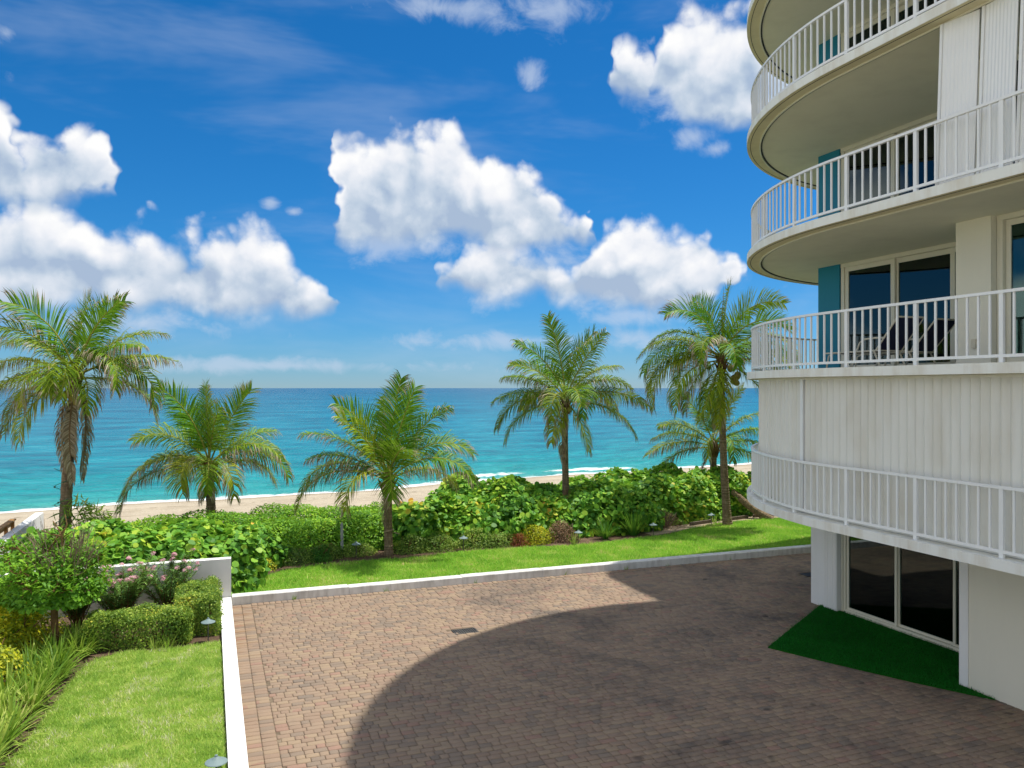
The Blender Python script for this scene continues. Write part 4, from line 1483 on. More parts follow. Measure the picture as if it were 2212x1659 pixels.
def make_frond(parent, base, theta, length, droop, tilt, dry=0.15, roll=None, name='frond', rg=None, lmax=1.02, age=0.4, limp=1.0):
    """theta: start angle in the view plane (0 right, 90 up); tilt: degrees towards the viewer; droop: total bend down"""
    th, ti = rad(theta), rad(tilt)
    d = math.cos(ti) * (math.cos(th) * VR + math.sin(th) * UP) + math.sin(ti) * (-VF)
    d = d / np.linalg.norm(d)
    n = 26
    ds = length / n
    p = np.array(base, float)
    pts, dirs = [p.copy()], [d.copy()]
    hz = d - UP * d[2]
    if np.linalg.norm(hz) < 0.12:
        hz = VR * (1 if math.cos(th) >= 0 else -1)
    hz = hz / np.linalg.norm(hz)
    ang = math.atan2(d[2], d @ hz)
    side0 = np.cross(hz, UP)
    lat = d @ side0
    tot = rad(droop)
    curl = rg.normal() * 0.10
    for i in range(n):
        f = (i + 0.5) / n
        ang -= tot / n * (0.35 + 1.3 * f)
        ang = max(ang, rad(-97))
        d = math.cos(ang) * hz + math.sin(ang) * UP + side0 * (lat + curl * f)
        d = d / np.linalg.norm(d)
        p = p + d * ds
        pts.append(p.copy())
        dirs.append(d.copy())
    pts, dirs = np.array(pts), np.array(dirs)
    if roll is None:
        roll = rg.normal() * 18
    # rachis
    o_r = MB().tube([pts[i] for i in range(0, n + 1, 2)], [0.032 * (1 - 0.86 * i / n) + 0.003 for i in range(0, n + 1, 2)], 5)
    fr = empty(name, (0, 0, 0))
    fr.parent = parent
    o_r.build('rachis', 'petiole' if dry < 0.9 else 'dry_petiole', fr)
    # leaflets, with torn gaps
    gapp = 0.04 + 0.10 * rg.random()
    hole0 = rg.uniform(0.3, 1.2)
    hole1 = hole0 + rg.uniform(0.03, 0.10)
    hsg = rg.choice([-1, 1])
    V, F4, F3, DRY, AGE = [], [], [], [], []
    m = max(30, int(length * 33))
    for i in range(m):
        f = 0.14 + 0.86 * (i + 0.5) / m
        x = f * n
        k = min(int(x), n - 1)
        a = x - k
        q = pts[k] * (1 - a) + pts[k + 1] * a
        t = dirs[k]
        s = np.cross(t, UP)
        if np.linalg.norm(s) < 0.25:
            s = side0
        s = s / np.linalg.norm(s)
        nn = np.cross(s, t)
        cr, sr = math.cos(rad(roll)), math.sin(rad(roll))
        s2, n2 = s * cr + nn * sr, nn * cr - s * sr
        L = lmax * min(1.0, 0.55 + 2.2 * (f - 0.12)) * (1.0 if f < 0.5 else 1 - 0.62 * ((f - 0.5) / 0.5) ** 1.3)
        al = rad(62 - 26 * f)
        for sg in (-1, 1):
            if rg.random() < gapp or (hole0 < f < hole1 and sg == hsg):
                continue
            lr = L * (0.8 + 0.32 * rg.random())
            l0 = math.cos(al + rg.normal() * 0.07) * t + sg * math.sin(al) * s2 + (0.14 + 0.12 * rg.normal()) * n2
            l0 = l0 / np.linalg.norm(l0)
            hang = (0.75 + 0.65 * f) * limp * (0.6 + 0.8 * rg.random())
            l1 = l0 - UP * hang * 0.6
            l1 = l1 / np.linalg.norm(l1)
            l2 = l1 - UP * hang * 1.3
            l2 = l2 / np.linalg.norm(l2)
            w = 0.0145 * (0.8 + 0.4 * rg.random())
            wv = t - l0 * (t @ l0)
            wv = wv / (np.linalg.norm(wv) + 1e-6) * w
            b = len(V)
            p0 = q
            p1 = q + l0 * lr * 0.36
            p2 = p1 + l1 * lr * 0.36
            p3 = p2 + l2 * lr * 0.30
            V += [p0 - wv * 0.6, p0 + wv * 0.6, p1 - wv, p1 + wv, p2 - wv * 0.8, p2 + wv * 0.8, p3]
            F4 += [(b, b + 1, b + 3, b + 2), (b + 2, b + 3, b + 5, b + 4)]
            F3 += [(b + 4, b + 5, b + 6)]
            dr = dry + (0.25 if f > 0.8 else 0)
            if dry > 0.9:
                DRY += [1.0] * 7
            else:
                e = dr * (0.4 + 1.2 * rg.random())
                DRY += [0.0, 0.0, e * 0.35, e * 0.35, e * 1.5, e * 1.5, e * 2.6]
            AGE += [age] * 7
    o = mesh_obj('leaflets', np.array(V), [np.array(F4), np.array(F3)], 'frond_leaf', fr, attrs={'dry': DRY, 'age': AGE})
    return fr


def make_palm(label, base, crown, lean_mid, r0, r1, fronds, coconuts, seed, dead=(), flare=1.25, spear=None, lmax=1.02, size=1.0):
    rg = np.random.default_rng(seed)
    root = tag(empty('coconut_palm', (base[0], base[1], 0.0)), label, 'palm tree', 'coconut palms by the dune')
    b = np.array([0, 0, base[2] - 0.12])
    c = np.array([crown[0] - base[0], crown[1] - base[1], crown[2]])
    mid = (b + c) / 2 + np.array(lean_mid)
    pts, rr = [], []
    N = max(24, int((c[2] - b[2]) / 0.045))
    for i in range(N + 1):
        t = i / N
        p = (1 - t) ** 2 * b + 2 * t * (1 - t) * mid + t * t * c
        ring = 1.0 + (0.035 if i % 2 else -0.02) + 0.02 * rg.normal()
        fl = 1 + (flare - 1) * math.exp(-t * (c[2] - b[2]) / 0.35)
        pts.append(p)
        rr.append((r0 + (r1 - r0) * t) * fl * ring)
    MB().tube(pts, rr, 14).build('trunk', 'palm_bark', root, smooth=False)
    # leaf-base sheath
    sh = MB()
    sh.tube([c + UP * z for z in (-0.30, -0.12, 0.1, 0.32, 0.5)], [r1 * 1.05, r1 * 1.5, r1 * 1.65, r1 * 1.2, r1 * 0.5], 12)
    for k in range(9):
        a = k * 2.4
        dv = np.array([math.cos(a), math.sin(a), 0])
        z = -0.35 + 0.09 * k * 0.6
        sh.tube([c + UP * z + dv * r1, c + UP * (z + 0.22) + dv * (r1 + 0.10), c + UP * (z + 0.40) + dv * (r1 + 0.22)], [0.06, 0.045, 0.02], 5)
    sh.build('leaf_base', 'palm_fibre', root)
    for fr in fronds:
        th, ln, dp, ti = fr[:4]
        dry = (fr[4] if len(fr) > 4 else 0.18) * 1.15 + max(0.0, 0.10 + 0.12 * rg.normal())
        ln = ln * size * (0.93 + 0.14 * rg.random())
        age = np.clip(abs(90 - th) / 90 * 0.35 + dry * 0.5 + rg.normal() * 0.28 + 0.05, 0, 1)
        out = math.cos(rad(th)) * VR * r1 * 0.7 + math.sin(rad(ti)) * (-VF) * r1 * 0.7
        bz = c + UP * (0.10 + 0.30 * max(0, math.sin(rad(th)))) + out
        rl = None if len(fr) < 6 else fr[5]
        limp = 0.26 if 66 < th < 114 else (0.8 if 45 < th < 135 else 1.7)
        if not 62 < th < 118:
            dp = min(dp * 1.18, 165)
        make_frond(root, bz, th, ln, dp, ti, dry, rl, rg=rg, lmax=lmax, age=float(age), limp=limp)
    for (th, ln, ti, dx) in dead:
        bz = c + UP * -0.15 + VR * dx - VF * 0.06
        make_frond(root, bz, th, ln, 75, ti, 1.0, rg=rg, lmax=lmax * 0.55, name='dead_frond', limp=2.2)
    if spear:
        MB().tube([c + UP * 0.4, c + UP * (0.4 + spear * 0.6) + VR * 0.03, c + UP * (0.4 + spear) + VR * 0.08], [0.035, 0.022, 0.003], 6).build('spear_leaf', 'petiole', root)
    for (dx, dz, s) in coconuts:
        o = MB().lathe([(0.0, -0.16), (0.07, -0.13), (0.115, -0.05), (0.12, 0.03), (0.085, 0.11), (0.03, 0.15), (0.0, 0.155)], 12).build('coconut', 'husk', root, smooth=True)
        o.location = c + VR * dx + UP * dz - VF * 0.17
        o.scale = (s, s, s)
        o.rotation_euler = (rg.normal() * 0.4, rg.normal() * 0.4, 0)
    return root


def build_palms():
    z = 0.10
    make_palm('tall coconut palm with hanging dead fronds by the white boundary wall', (-22.15, 16.65, z), (-21.85, 16.6, 5.55), (-0.1, 0, 0), 0.19, 0.13,
              [(102, 3.5, 75, 8, .10, 60), (94, 3.3, 30, -15, .08, 70), (78, 3.4, 45, -5, .10, 65), (66, 3.4, 38, 10, .12, 60), (55, 3.5, 50, -20, .15),
               (118, 3.2, 60, 20, .12, 50), (132, 3.4, 60, -8, .15), (150, 3.3, 62, 5, .22), (166, 3.2, 66, 15, .25), (178, 3.4, 60, -10, .30),
               (40, 3.4, 48, 12, .25), (28, 3.7, 40, -5, .22), (48, 4.0, 120, 22, .22), (32, 3.8, 118, -10, .3), (62, 2.9, 150, 48, .15),
               (196, 3.0, 55, 18, .35), (215, 2.8, 58, 50, .12), (8, 3.2, 80, -30, .35), (95, 2.6, 120, 62, .10), (130, 2.8, 130, 55, .15), (20, 2.8, 110, 45, .3),
               (145, 3.0, 90, -45, .25), (70, 3.0, 90, -50, .2)],
              [(-0.62, -0.15, 1.1), (0.18, -0.62, 1.25), (0.30, -0.50, 1.1), (0.05, -0.52, 1.15), (-0.12, -0.35, 1.0)], 101,
              dead=[(-70, 2.9, 10, 0.20), (-95, 3.2, 20, -0.18), (-80, 2.6, -10, 0.30), (-105, 2.4, 5, -0.05), (-85, 3.0, 30, 0.05)], flare=1.3, size=0.87, lmax=0.98)
    make_palm('short bright green coconut palm with a spear leaf, rising behind the sea grape hedge', (-17.85, 19.3, z), (-17.92, 19.37, 2.35), (0.05, 0, 0), 0.17, 0.15,
              [(103, 3.0, 42, 5, .06, 65), (96, 3.0, 16, -8, .05, 70), (88, 2.9, 12, 10, .05, 70), (68, 2.9, 20, 0, .10, 60), (78, 2.7, 30, 22, .06, 60), (124, 2.9, 75, 8, .10, 40),
               (112, 2.8, 50, -22, .08, 60), (146, 2.4, 75, 15, .35), (158, 3.6, 85, 0, .42), (170, 3.6, 78, 12, .45), (50, 2.8, 45, -18, .12),
               (44, 3.0, 80, 5, .35), (34, 3.5, 92, -4, .42), (60, 2.2, 165, 55, .18), (30, 2.4, 120, 42, .4), (128, 2.1, 140, 58, .2), (22, 2.7, 80, -30, .4), (150, 2.8, 70, -40, .3)],
              [], 102, dead=[(-115, 0.9, 10, -0.15), (-125, 1.0, 0, -0.1)], flare=1.15, spear=2.5)
    make_palm('short coconut palm with a rope-tied ringed trunk standing on the lawn edge', (-12.58, 13.5, z), (-12.6, 13.5, 2.25), (-0.02, 0, 0), 0.135, 0.12,
              [(104, 3.1, 50, 5, .10, 60), (96, 2.9, 40, -12, .12, 65), (87, 3.1, 10, 0, .05, 75), (77, 3.0, 18, 8, .06, 65), (64, 3.0, 38, 0, .15, 45), (112, 2.7, 35, 18, .1, 55),
               (128, 2.9, 50, 0, .28), (139, 2.5, 52, 12, .40), (146, 3.2, 88, -5, .40), (152, 3.2, 92, 14, .38), (132, 2.3, 130, 45, .18),
               (54, 3.0, 82, -6, .32), (42, 3.1, 88, 8, .30), (68, 2.6, 60, 38, .15, 30), (78, 2.2, 160, 50, .22), (30, 2.7, 70, -35, .3), (115, 2.5, 70, -40, .25)],
              [], 103, dead=[(-95, 1.1, 5, -0.1)], flare=1.2, lmax=0.95)
    make_palm('slender tall coconut palm with one dead frond hanging down, rising out of the hedge centre', (-4.92, 16.6, z), (-5.0, 16.62, 4.75), (-0.12, 0, 0), 0.15, 0.10,
              [(96, 3.5, 16, 0, .05, 62), (80, 3.2, 28, -12, .08, 60), (114, 3.0, 48, 8, .10, 60), (128, 2.9, 45, -10, .14, 50), (142, 2.9, 42, 5, .2), (66, 3.0, 18, 5, .1, 60),
               (52, 2.8, 45, -12, .14), (42, 3.1, 72, 6, .18), (20, 3.5, 52, 0, .34), (2, 3.6, 62, 4, .25), (160, 3.3, 46, -4, .16), (164, 3.2, 82, 8, .26), (182, 3.1, 68, 4, .30),
               (235, 2.2, 40, 55, .2), (-50, 2.4, 40, 45, .2), (130, 2.2, 135, 55, .1), (60, 2.4, 140, 50, .12), (100, 2.6, 60, -45, .15), (28, 2.9, 70, -35, .25), (150, 2.8, 75, -38, .25), (75, 2.4, 100, 60, .1)],
              [(-0.15, -0.12, 0.7), (0.12, -0.18, 0.75)], 104, dead=[(-100, 2.3, 8, -0.12)], flare=1.25, lmax=0.88, size=0.94)
    make_palm('tall drooping coconut palm on the lawn close to the rounded balconies', (0.82, 14.32, z), (0.6, 14.4, 6.35), (-0.15, 0, 0), 0.165, 0.105,
              [(106, 3.4, 105, 4, .06, 55), (98, 3.0, 60, -15, .06, 65), (76, 3.5, 95, 0, .05, 60), (84, 3.2, 40, -10, .06, 70), (68, 3.2, 110, 18, .06, 45), (132, 3.1, 82, 2, .10),
               (142, 3.4, 78, -14, .12), (150, 3.5, 92, 6, .12), (158, 3.7, 100, -3, .14), (166, 3.8, 106, 8, .18), (120, 2.9, 120, 35, .08), (182, 3.2, 85, 22, .25),
               (240, 2.9, 30, 42, .08), (262, 2.9, 22, 34, .08), (48, 3.3, 110, 10, .08), (36, 3.5, 95, -6, .12), (22, 3.5, 90, 6, .15), (8, 3.4, 80, 12, .2), (-30, 3.0, 50, 24, .2),
               (60, 3.0, 120, -35, .12), (140, 3.0, 110, -45, .2), (95, 2.6, 130, 55, .06), (200, 2.8, 60, 30, .4)],
              [(0.42, -0.62, 1.2), (0.55, -0.48, 1.15), (0.50, -0.74, 1.05), (0.28, -0.2, 1.0)], 105, dead=[(-92, 1.4, 20, 0.0)], flare=1.35, spear=2.6, lmax=0.95)
    make_palm('small coconut palm half hidden behind the tall drooping palm', (2.7, 18.0, z), (2.73, 18.0, 2.7), (0.0, 0, 0), 0.16, 0.14,
              [(165, 3.3, 48, 4, .42), (150, 2.8, 55, -8, .25), (138, 2.6, 50, 10, .15), (112, 2.6, 35, 5, .08, 60), (92, 2.6, 15, 0, .06, 70), (70, 2.7, 25, -6, .08, 60), (52, 2.8, 45, 8, .14),
               (34, 3.0, 55, 0, .25), (18, 3.0, 62, 6, .35), (2, 2.8, 60, -6, .35), (180, 2.8, 62, -10, .4), (120, 2.0, 130, 50, .15), (60, 2.1, 130, 50, .15)],
              [], 106, dead=[(-125, 2.1, 14, -0.2)], flare=1.2, lmax=0.85)
    # rope round the trunk on the lawn
    pts = [(-12.585 + 0.155 * math.cos(t), 13.5 + 0.155 * math.sin(t), 0.86 + 0.05 * math.sin(t + 2.4)) for t in np.linspace(0, 6.4, 26)]
    rb = MB().tube([(p[0] + 12.58, p[1] - 13.5, p[2]) for p in pts], 0.018, 6)
    rb.tube([(0.13, -0.12, 0.84), (0.22, -0.2, 0.80), (0.30, -0.17, 0.78)], 0.014, 6)
    tag(rb.build('rope_loop', 'rope', None, loc=(-12.58, 13.5, 0)), 'frayed tan rope loop tied round the lawn palm trunk', 'rope')
    # string of green lights wound on the tall left palm
    pts = []
    for t in np.linspace(0, 9 * math.pi, 90):
        zz = 0.3 + 2.6 * t / (9 * math.pi)
        pts.append((0.235 * math.cos(t), 0.235 * math.sin(t), zz))
    g = tag(empty('light_string', (-22.18, 16.66, 0)), 'green light string wound round the palm by the boundary wall', 'light string')
    MB().tube(pts, 0.010, 5).build('cable', 'green_string', g)
    for i in range(5, 90, 8):
        MB().lathe([(0, -.03), (.022, -.02), (.03, .01), (.018, .035), (0, .04)], 8).build('bulb', 'green_string', g, loc=pts[i])
    # leaning palm stem lying towards the hedge by the building
    lg = tag(empty('leaning_palm_stem', (3.2, 14.9, 0)), 'leaning bare palm stem lying across the bed by the hedge end', 'palm stem')
    N = 30
    P0, P1, P2 = np.array([0.15, -0.05, 0.06]), np.array([-0.35, 0.35, 0.30]), np.array([-0.95, 1.1, 1.15])
    pp = [(1 - t) ** 2 * P0 + 2 * t * (1 - t) * P1 + t * t * P2 for t in np.linspace(0, 1, N)]
    MB().tube(pp, [(0.17 - 0.04 * i / N) * (1 + (0.04 if i % 2 else -0.03)) for i in range(N)], 12).build('trunk', 'palm_bark', lg)
    rt = MB()
    for k in range(8):
        a = k * 0.8
        rt.tube([(0.12, -0.05, 0.10), (0.12 + 0.2 * math.cos(a), -0.05 + 0.2 * math.sin(a), 0.05)], [0.04, 0.015], 5)
    rt.build('roots', 'palm_fibre', lg)


build_palms()


# ------------------------------------------------------------------ hedges, shrubs and the side garden
def bush(name, label, cat, group, cx, cy, rx, ry, h, n, size, tmpl, mat, seed, z0=0.09, stem_mat='tree_bark', nst=7, inner=0.4, up=0.55, amp=0.22, part='foliage', sq=2.0):
    o = tag(empty(name, (cx, cy, z0)), label, cat, group)
    C, N, s = bush_leaves(0, 0, 0, rx, ry, h, n, size, seed, inner, up, amp, sq)
    V, F = leaf_mesh(C, N, s, tmpl[0], tmpl[1], rng=np.random.default_rng(seed + 1))
    tag(mesh_obj(part, V, F, mat, o), kind='stuff')
    if nst:
        stems(MB(), 0, 0, 0, h, min(rx, ry), nst, seed).build('stems', stem_mat, o)
    return o


def build_hedges():
    sg = 'sea grape shrubs of the dune hedge'
    # (x, y, rx, ry, top)   big round-leaved sea grapes
    left = [(-21.6, 11.2, 1.25, 1.2, 1.68), (-19.9, 11.0, 1.25, 1.15, 1.72), (-18.3, 11.1, 1.2, 1.15, 1.64), (-17.35, 11.3, 0.9, 1.0, 1.40),
            (-21.0, 13.2, 1.5, 1.4, 1.55), (-18.8, 13.2, 1.6, 1.4, 1.50), (-17.0, 13.6, 1.1, 1.0, 1.2)]
    for i, (x, y, rx, ry, h) in enumerate(left):
        bush('sea_grape_shrub', 'large round-leaved sea grape bush leaning over the white planter wall', 'shrub', 'sea grapes behind the planter wall',
             x, y, rx, ry, h - 0.09, int(3000 * rx * ry), 0.165, ROUND, 'sea_grape_leaf', 200 + i, nst=8, sq=2.7)
    mid = [(-16.3, 15.6, 1.3, 1.3, 1.10), (-14.6, 15.4, 1.3, 1.2, 1.16), (-13.0, 15.5, 1.2, 1.2, 1.16), (-17.6, 17.4, 1.6, 1.4, 1.12), (-15.4, 17.4, 1.6, 1.3, 1.20), (-13.2, 17.3, 1.5, 1.3, 1.12), (-19.8, 16.6, 1.6, 1.5, 1.15), (-11.6, 16.6, 1.3, 1.2, 1.22)]
    for i, (x, y, rx, ry, h) in enumerate(mid):
        bush('naupaka_shrub', 'dense small-leaved bright green beach shrub of the hedge behind the lawn palm', 'shrub', 'beach shrubs of the hedge behind the lawn',
             x, y, rx, ry, h - 0.09, int(4600 * rx * ry), 0.115, OBOV, 'naupaka_leaf', 300 + i, nst=9, sq=3.6, amp=0.15)
    right = [(-11.2, 15.2, 1.2, 1.15, 1.52), (-9.7, 15.2, 1.25, 1.2, 1.82), (-8.1, 15.3, 1.3, 1.25, 1.98), (-6.5, 15.3, 1.3, 1.2, 1.90), (-4.8, 15.3, 1.3, 1.2, 1.80), (-3.2, 15.5, 1.3, 1.2, 1.78),
             (-1.6, 16.1, 1.3, 1.2, 1.80), (0.2, 16.6, 1.4, 1.2, 1.82), (2.2, 17.0, 1.4, 1.2, 1.95), (4.6, 17.2, 1.6, 1.3, 1.95), (7.2, 17.2, 1.6, 1.3, 1.9),
             (-8.8, 17.4, 1.4, 1.3, 1.95), (-6.6, 17.4, 1.4, 1.3, 1.90), (-4.2, 17.4, 1.4, 1.3, 1.86), (-1.8, 17.9, 1.4, 1.3, 1.84), (0.8, 18.4, 1.5, 1.3, 1.92)]
    for i, (x, y, rx, ry, h) in enumerate(right):
        bush('sea_grape_shrub', 'round-leaved sea grape bush of the tall dune hedge with yellowing leaves', 'shrub', sg,
             x, y, rx, ry, h - 0.09, int(2800 * rx * ry), 0.165, ROUND, 'sea_grape_leaf', 400 + i, nst=7, sq=2.9, amp=0.20)
    # low clipped shrubs along the lawn
    low = [(-16.6, 13.2, .75, .55, .55), (-15.5, 13.5, .7, .5, .50), (-14.5, 13.75, .65, .45, .55), (-13.5, 13.9, .6, .4, .42), (-11.8, 13.75, .6, .45, .55), (-10.95, 13.75, .65, .45, .60),
           (-9.6, 13.85, .75, .5, .62), (-8.8, 13.75, .55, .45, .50)]
    for i, (x, y, rx, ry, h) in enumerate(low):
        bush('low_shrub', 'low small-leaved green shrub edging the front lawn', 'shrub', 'low shrubs edging the front lawn',
             x, y, rx, ry, h, int(5200 * rx * ry) + 900, 0.052, SMALL, 'low_shrub_leaf', 500 + i, nst=5, amp=0.18)
    for i, (x, y, rx, ry, h) in enumerate([(-17.0, 12.1, .40, .6, .42), (-16.5, 12.75, .45, .4, .5)]):
        bush('young_shrub', 'loose yellow-green young shrub in the bed corner by the planter wall end', 'shrub', 'young shrubs in the bed corner', x, y, rx, ry, h, 900, 0.06, OVATE, 'croton_leaf', 520 + i, nst=6, amp=0.4)
    bush('dark_round_shrub', 'dark green rounded shrub among paler low shrubs', 'shrub', None, -14.75, 13.45, .42, .35, .48, 1500, 0.055, SMALL, 'dark_strap_leaf', 531, nst=4)
    bush('red_shrub', 'small mounded red-brown shrub at the lawn edge', 'shrub', None, -8.15, 13.45, .36, .30, .40, 900, 0.09, LANCE, 'red_leaf', 540, nst=4)
    bush('yellow_green_shrub', 'yellow-green clipped shrub beside the red-brown mound', 'shrub', None, -7.5, 13.7, .62, .45, .72, 3200, 0.055, SMALL, 'croton_leaf', 541, nst=6, amp=0.14)
    bush('withered_shrub', 'withered brown clipped shrub beside the yellow-green shrub', 'shrub', None, -6.45, 13.75, .58, .45, .70, 2300, 0.055, SMALL, 'dead_leaf', 542, nst=14, stem_mat='twig', amp=0.14)
    bush('withered_shrub', 'withered brown twiggy shrub at the bed edge before the tall drooping palm', 'shrub', None, -1.75, 14.7, .85, .5, .72, 2300, 0.06, LANCE, 'dead_leaf', 543, nst=22, stem_mat='twig', amp=0.2)
    bush('fern_clump', 'spiky green cycad-like leaves below the tall left palm', 'plant', None, -21.3, 16.3, 1.1, .9, 1.9, 900, 0.42, LANCE, 'strap_leaf', 544, nst=5)


def strap_clump(name, label, cat, group, x, y, z, n, length, width, mat, seed, lean=(0, 0), spread=0.12, up=0.8):
    rg = np.random.default_rng(seed)
    o = tag(empty(name, (x, y, z)), label, cat, group)
    V, F = [], []
    for i in range(n):
        a = rg.random() * 2 * math.pi
        el = rad(rg.uniform(38, 86))
        L = length * rg.uniform(0.55, 1.1)
        p = np.array([math.cos(a), math.sin(a), 0]) * spread * rg.random()
        d = np.array([math.cos(a) * math.cos(el) + lean[0], math.sin(a) * math.cos(el) + lean[1], math.sin(el) * up + 0.2])
        d /= np.linalg.norm(d)
        wv = np.cross(d, UP)
        wv = wv / (np.linalg.norm(wv) + 1e-6) * width * rg.uniform(0.7, 1.2)
        b = len(V)
        seg = 5
        q = p.copy()
        bend = rg.uniform(0.9, 1.9) / seg
        for k in range(seg + 1):
            t = k / seg
            w = wv * (0.55 + 0.9 * t if t < 0.4 else (1 - t) * 1.5 + 0.03)
            V += [q - w / 2, q + w / 2]
            if k < seg:
                q = q + d * L / seg
                d = d - UP * bend * (0.3 + 1.1 * t)
                d /= np.linalg.norm(d)
                if q[2] < 0.01:
                    q[2] = 0.01 + 0.02 * rg.random()
        for k in range(seg):
            F.append((b + 2 * k, b + 2 * k + 1, b + 2 * k + 3, b + 2 * k + 2))
    tag(mesh_obj('leaves', np.array(V), np.array(F), mat, o), kind='stuff')
    return o


def box_hedge(name, label, x0, x1, y0, y1, z0, z1, n, mat, seed, size=0.045, rot=0.0):
    rg = np.random.default_rng(seed)
    cx, cy = (x0 + x1) / 2, (y0 + y1) / 2
    o = tag(empty(name, (cx, cy, z0)), label, 'hedge')
    o.rotation_euler = (0, 0, rot)
    hx, hy, h = (x1 - x0) / 2, (y1 - y0) / 2, z1 - z0
    P = rg.random((n, 3)) * 2 - 1
    face = rg.random(n)
    N = np.zeros((n, 3))
    top = face < 0.34
    P[top, 2] = 1
    N[top, 2] = 1
    s = (~top) & (face < 0.64)
    sg = np.where(rg.random(n) < 0.5, -1, 1)
    P[s, 0] = sg[s]
    N[s, 0] = sg[s]
    s2 = (~top) & (~s)
    P[s2, 1] = sg[s2]
    N[s2, 1] = sg[s2]
    # rounded shoulders and unevenness
    rr = np.maximum(np.abs(P[:, 0]), np.abs(P[:, 1]))
    C = np.column_stack([P[:, 0] * hx, P[:, 1] * hy, (P[:, 2] * 0.5 + 0.5) * h])
    sh = np.clip((C[:, 2] / h - 0.72) / 0.28, 0, 1)
    C[:, 0] *= 1 - 0.10 * sh ** 2 * min(1, 0.35 / hx)
    C[:, 1] *= 1 - 0.10 * sh ** 2 * min(1, 0.35 / hy)
    C[:, 2] -= np.clip(rr - 0.82, 0, 1) * 0.30 * h * (P[:, 2] > 0.9)
    und = 0.065 * np.sin(C[:, 0] * 5 + seed) * np.sin(C[:, 1] * 6 + 1 + C[:, 2] * 3) + 0.03 * np.sin(C[:, 0] * 15) * np.sin(C[:, 2] * 13)
    depth = rg.random(n) ** 3 * 0.10
    C += N * (und - depth)[:, None] + rg.normal(size=(n, 3)) * 0.026
    C[:, 2] = np.maximum(C[:, 2], 0.03)
    V, F = leaf_mesh(C, N + rg.normal(size=(n, 3)) * 0.7 + np.array([0, 0, 0.4]), size * (0.6 + 0.8 * rg.random(n)), SMALL[0], SMALL[1], rng=rg)
    tag(mesh_obj('foliage', V, F, mat, o), kind='stuff')
    mb = MB()
    rb = random.Random(seed)
    for i in range(int((x1 - x0) * (y1 - y0) * 14) + 6):
        bx, by = rb.uniform(-hx, hx) * 0.8, rb.uniform(-hy, hy) * 0.8
        mb.tube([(bx, by, -0.02), (bx + rb.uniform(-.08, .08), by + rb.uniform(-.08, .08), h * 0.5), (bx + rb.uniform(-.12, .12), by + rb.uniform(-.12, .12), h * 0.86)], [0.014, 0.011, 0.006], 5)
    mb.build('stems', 'tree_bark', o)
    return o


def oleander(label, x, y, z, h, r, n_stem, seed, clusters):
    rg = np.random.default_rng(seed)
    o = tag(empty('oleander_shrub', (x, y, z)), label, 'shrub', 'pink flowering shrubs before the planter wall')
    st = MB()
    C, N, S, TT = [], [], [], []
    tips = []
    for i in range(n_stem):
        a = rg.random() * 6.28
        rr = r * (0.25 + 0.75 * rg.random())
        p0 = np.array([rg.normal() * 0.08, rg.normal() * 0.08, -0.02])
        p2 = np.array([math.cos(a) * rr, math.sin(a) * rr * 0.7, h * rg.uniform(0.5, 1.0)])
        p1 = (p0 + p2) / 2 + np.array([rg.normal() * 0.06, rg.normal() * 0.06, 0.12])
        st.tube([p0, p1, p2], [0.014, 0.010, 0.004], 5)
        tips.append(p2)
        for t in np.linspace(0.30, 1.0, 22):
            q = (1 - t) ** 2 * p0 + 2 * t * (1 - t) * p1 + t * t * p2
            for k in range(4):
                b = rg.random() * 6.28
                tv = np.array([math.cos(b), math.sin(b), rg.uniform(0.0, 0.9)])
                C.append(q)
                TT.append(tv)
                N.append(np.array([rg.normal() * .3 - tv[0] * .5, rg.normal() * .3 - tv[1] * .5, 1.0]))
                S.append(rg.uniform(0.10, 0.17))
    st.build('stems', 'tree_bark', o)
    V, F = leaf_mesh(np.array(C), np.array(N), np.array(S), LANCE[0], LANCE[1], T=np.array(TT))
    tag(mesh_obj('foliage', V, F, 'oleander_leaf', o), kind='stuff')
    for i in range(clusters):
        tp = tips[rg.integers(len(tips))] + rg.normal(size=3) * np.array([.04, .04, .02]) + np.array([-.03, -.07, .04])
        m = 9
        Cc = np.clip(rg.normal(size=(m, 3)), -1.4, 1.4) * np.array([.032, .032, .018])
        CC, NN, SS, T2 = [], [], [], []
        for c in Cc:
            nv = norm(c[None] + np.array([[0, 0, .06]]))[0]
            a0 = rg.random() * 6.28
            u = np.cross(nv, [0.3, 0.2, 0.9])
            u /= np.linalg.norm(u) + 1e-6
            w = np.cross(nv, u)
            for k in range(5):
                t = a0 + k * 1.2566
                CC.append(c)
                NN.append(nv)
                SS.append(0.036)
                T2.append(math.cos(t) * u + math.sin(t) * w)
        V, F = leaf_mesh(np.array(CC), np.array(NN), np.array(SS), OBOV[0], OBOV[1], T=np.array(T2))
        mesh_obj('flower_cluster', V, F, 'pink_petal', o, loc=tuple(tp + np.array([0, 0, .03])))
    return o


def path_lamp(x, y, z, label, h=0.42):
    o = tag(empty('path_lamp', (x, y, z)), label, 'garden lamp', 'mushroom path lamps')
    MB().tube([(0, 0, -0.05), (0, 0, h - 0.01)], 0.012, 8).build('stem', 'lamp_stem', o)
    MB().lathe([(0.0, h + 0.085), (0.018, h + 0.080), (0.022, h + 0.06), (0.06, h + 0.032), (0.140, h - 0.005), (0.145, h - 0.014), (0.138, h - 0.014), (0.02, h + 0.02), (0.0, h + 0.02)], 24).build('lamp_shade', 'lamp_metal', o, smooth=False)
    MB().lathe([(0.0, h + 0.021), (0.03, h + 0.02), (0.03, h - 0.03), (0.0, h - 0.035)], 10).build('lamp_holder', 'lamp_stem', o)


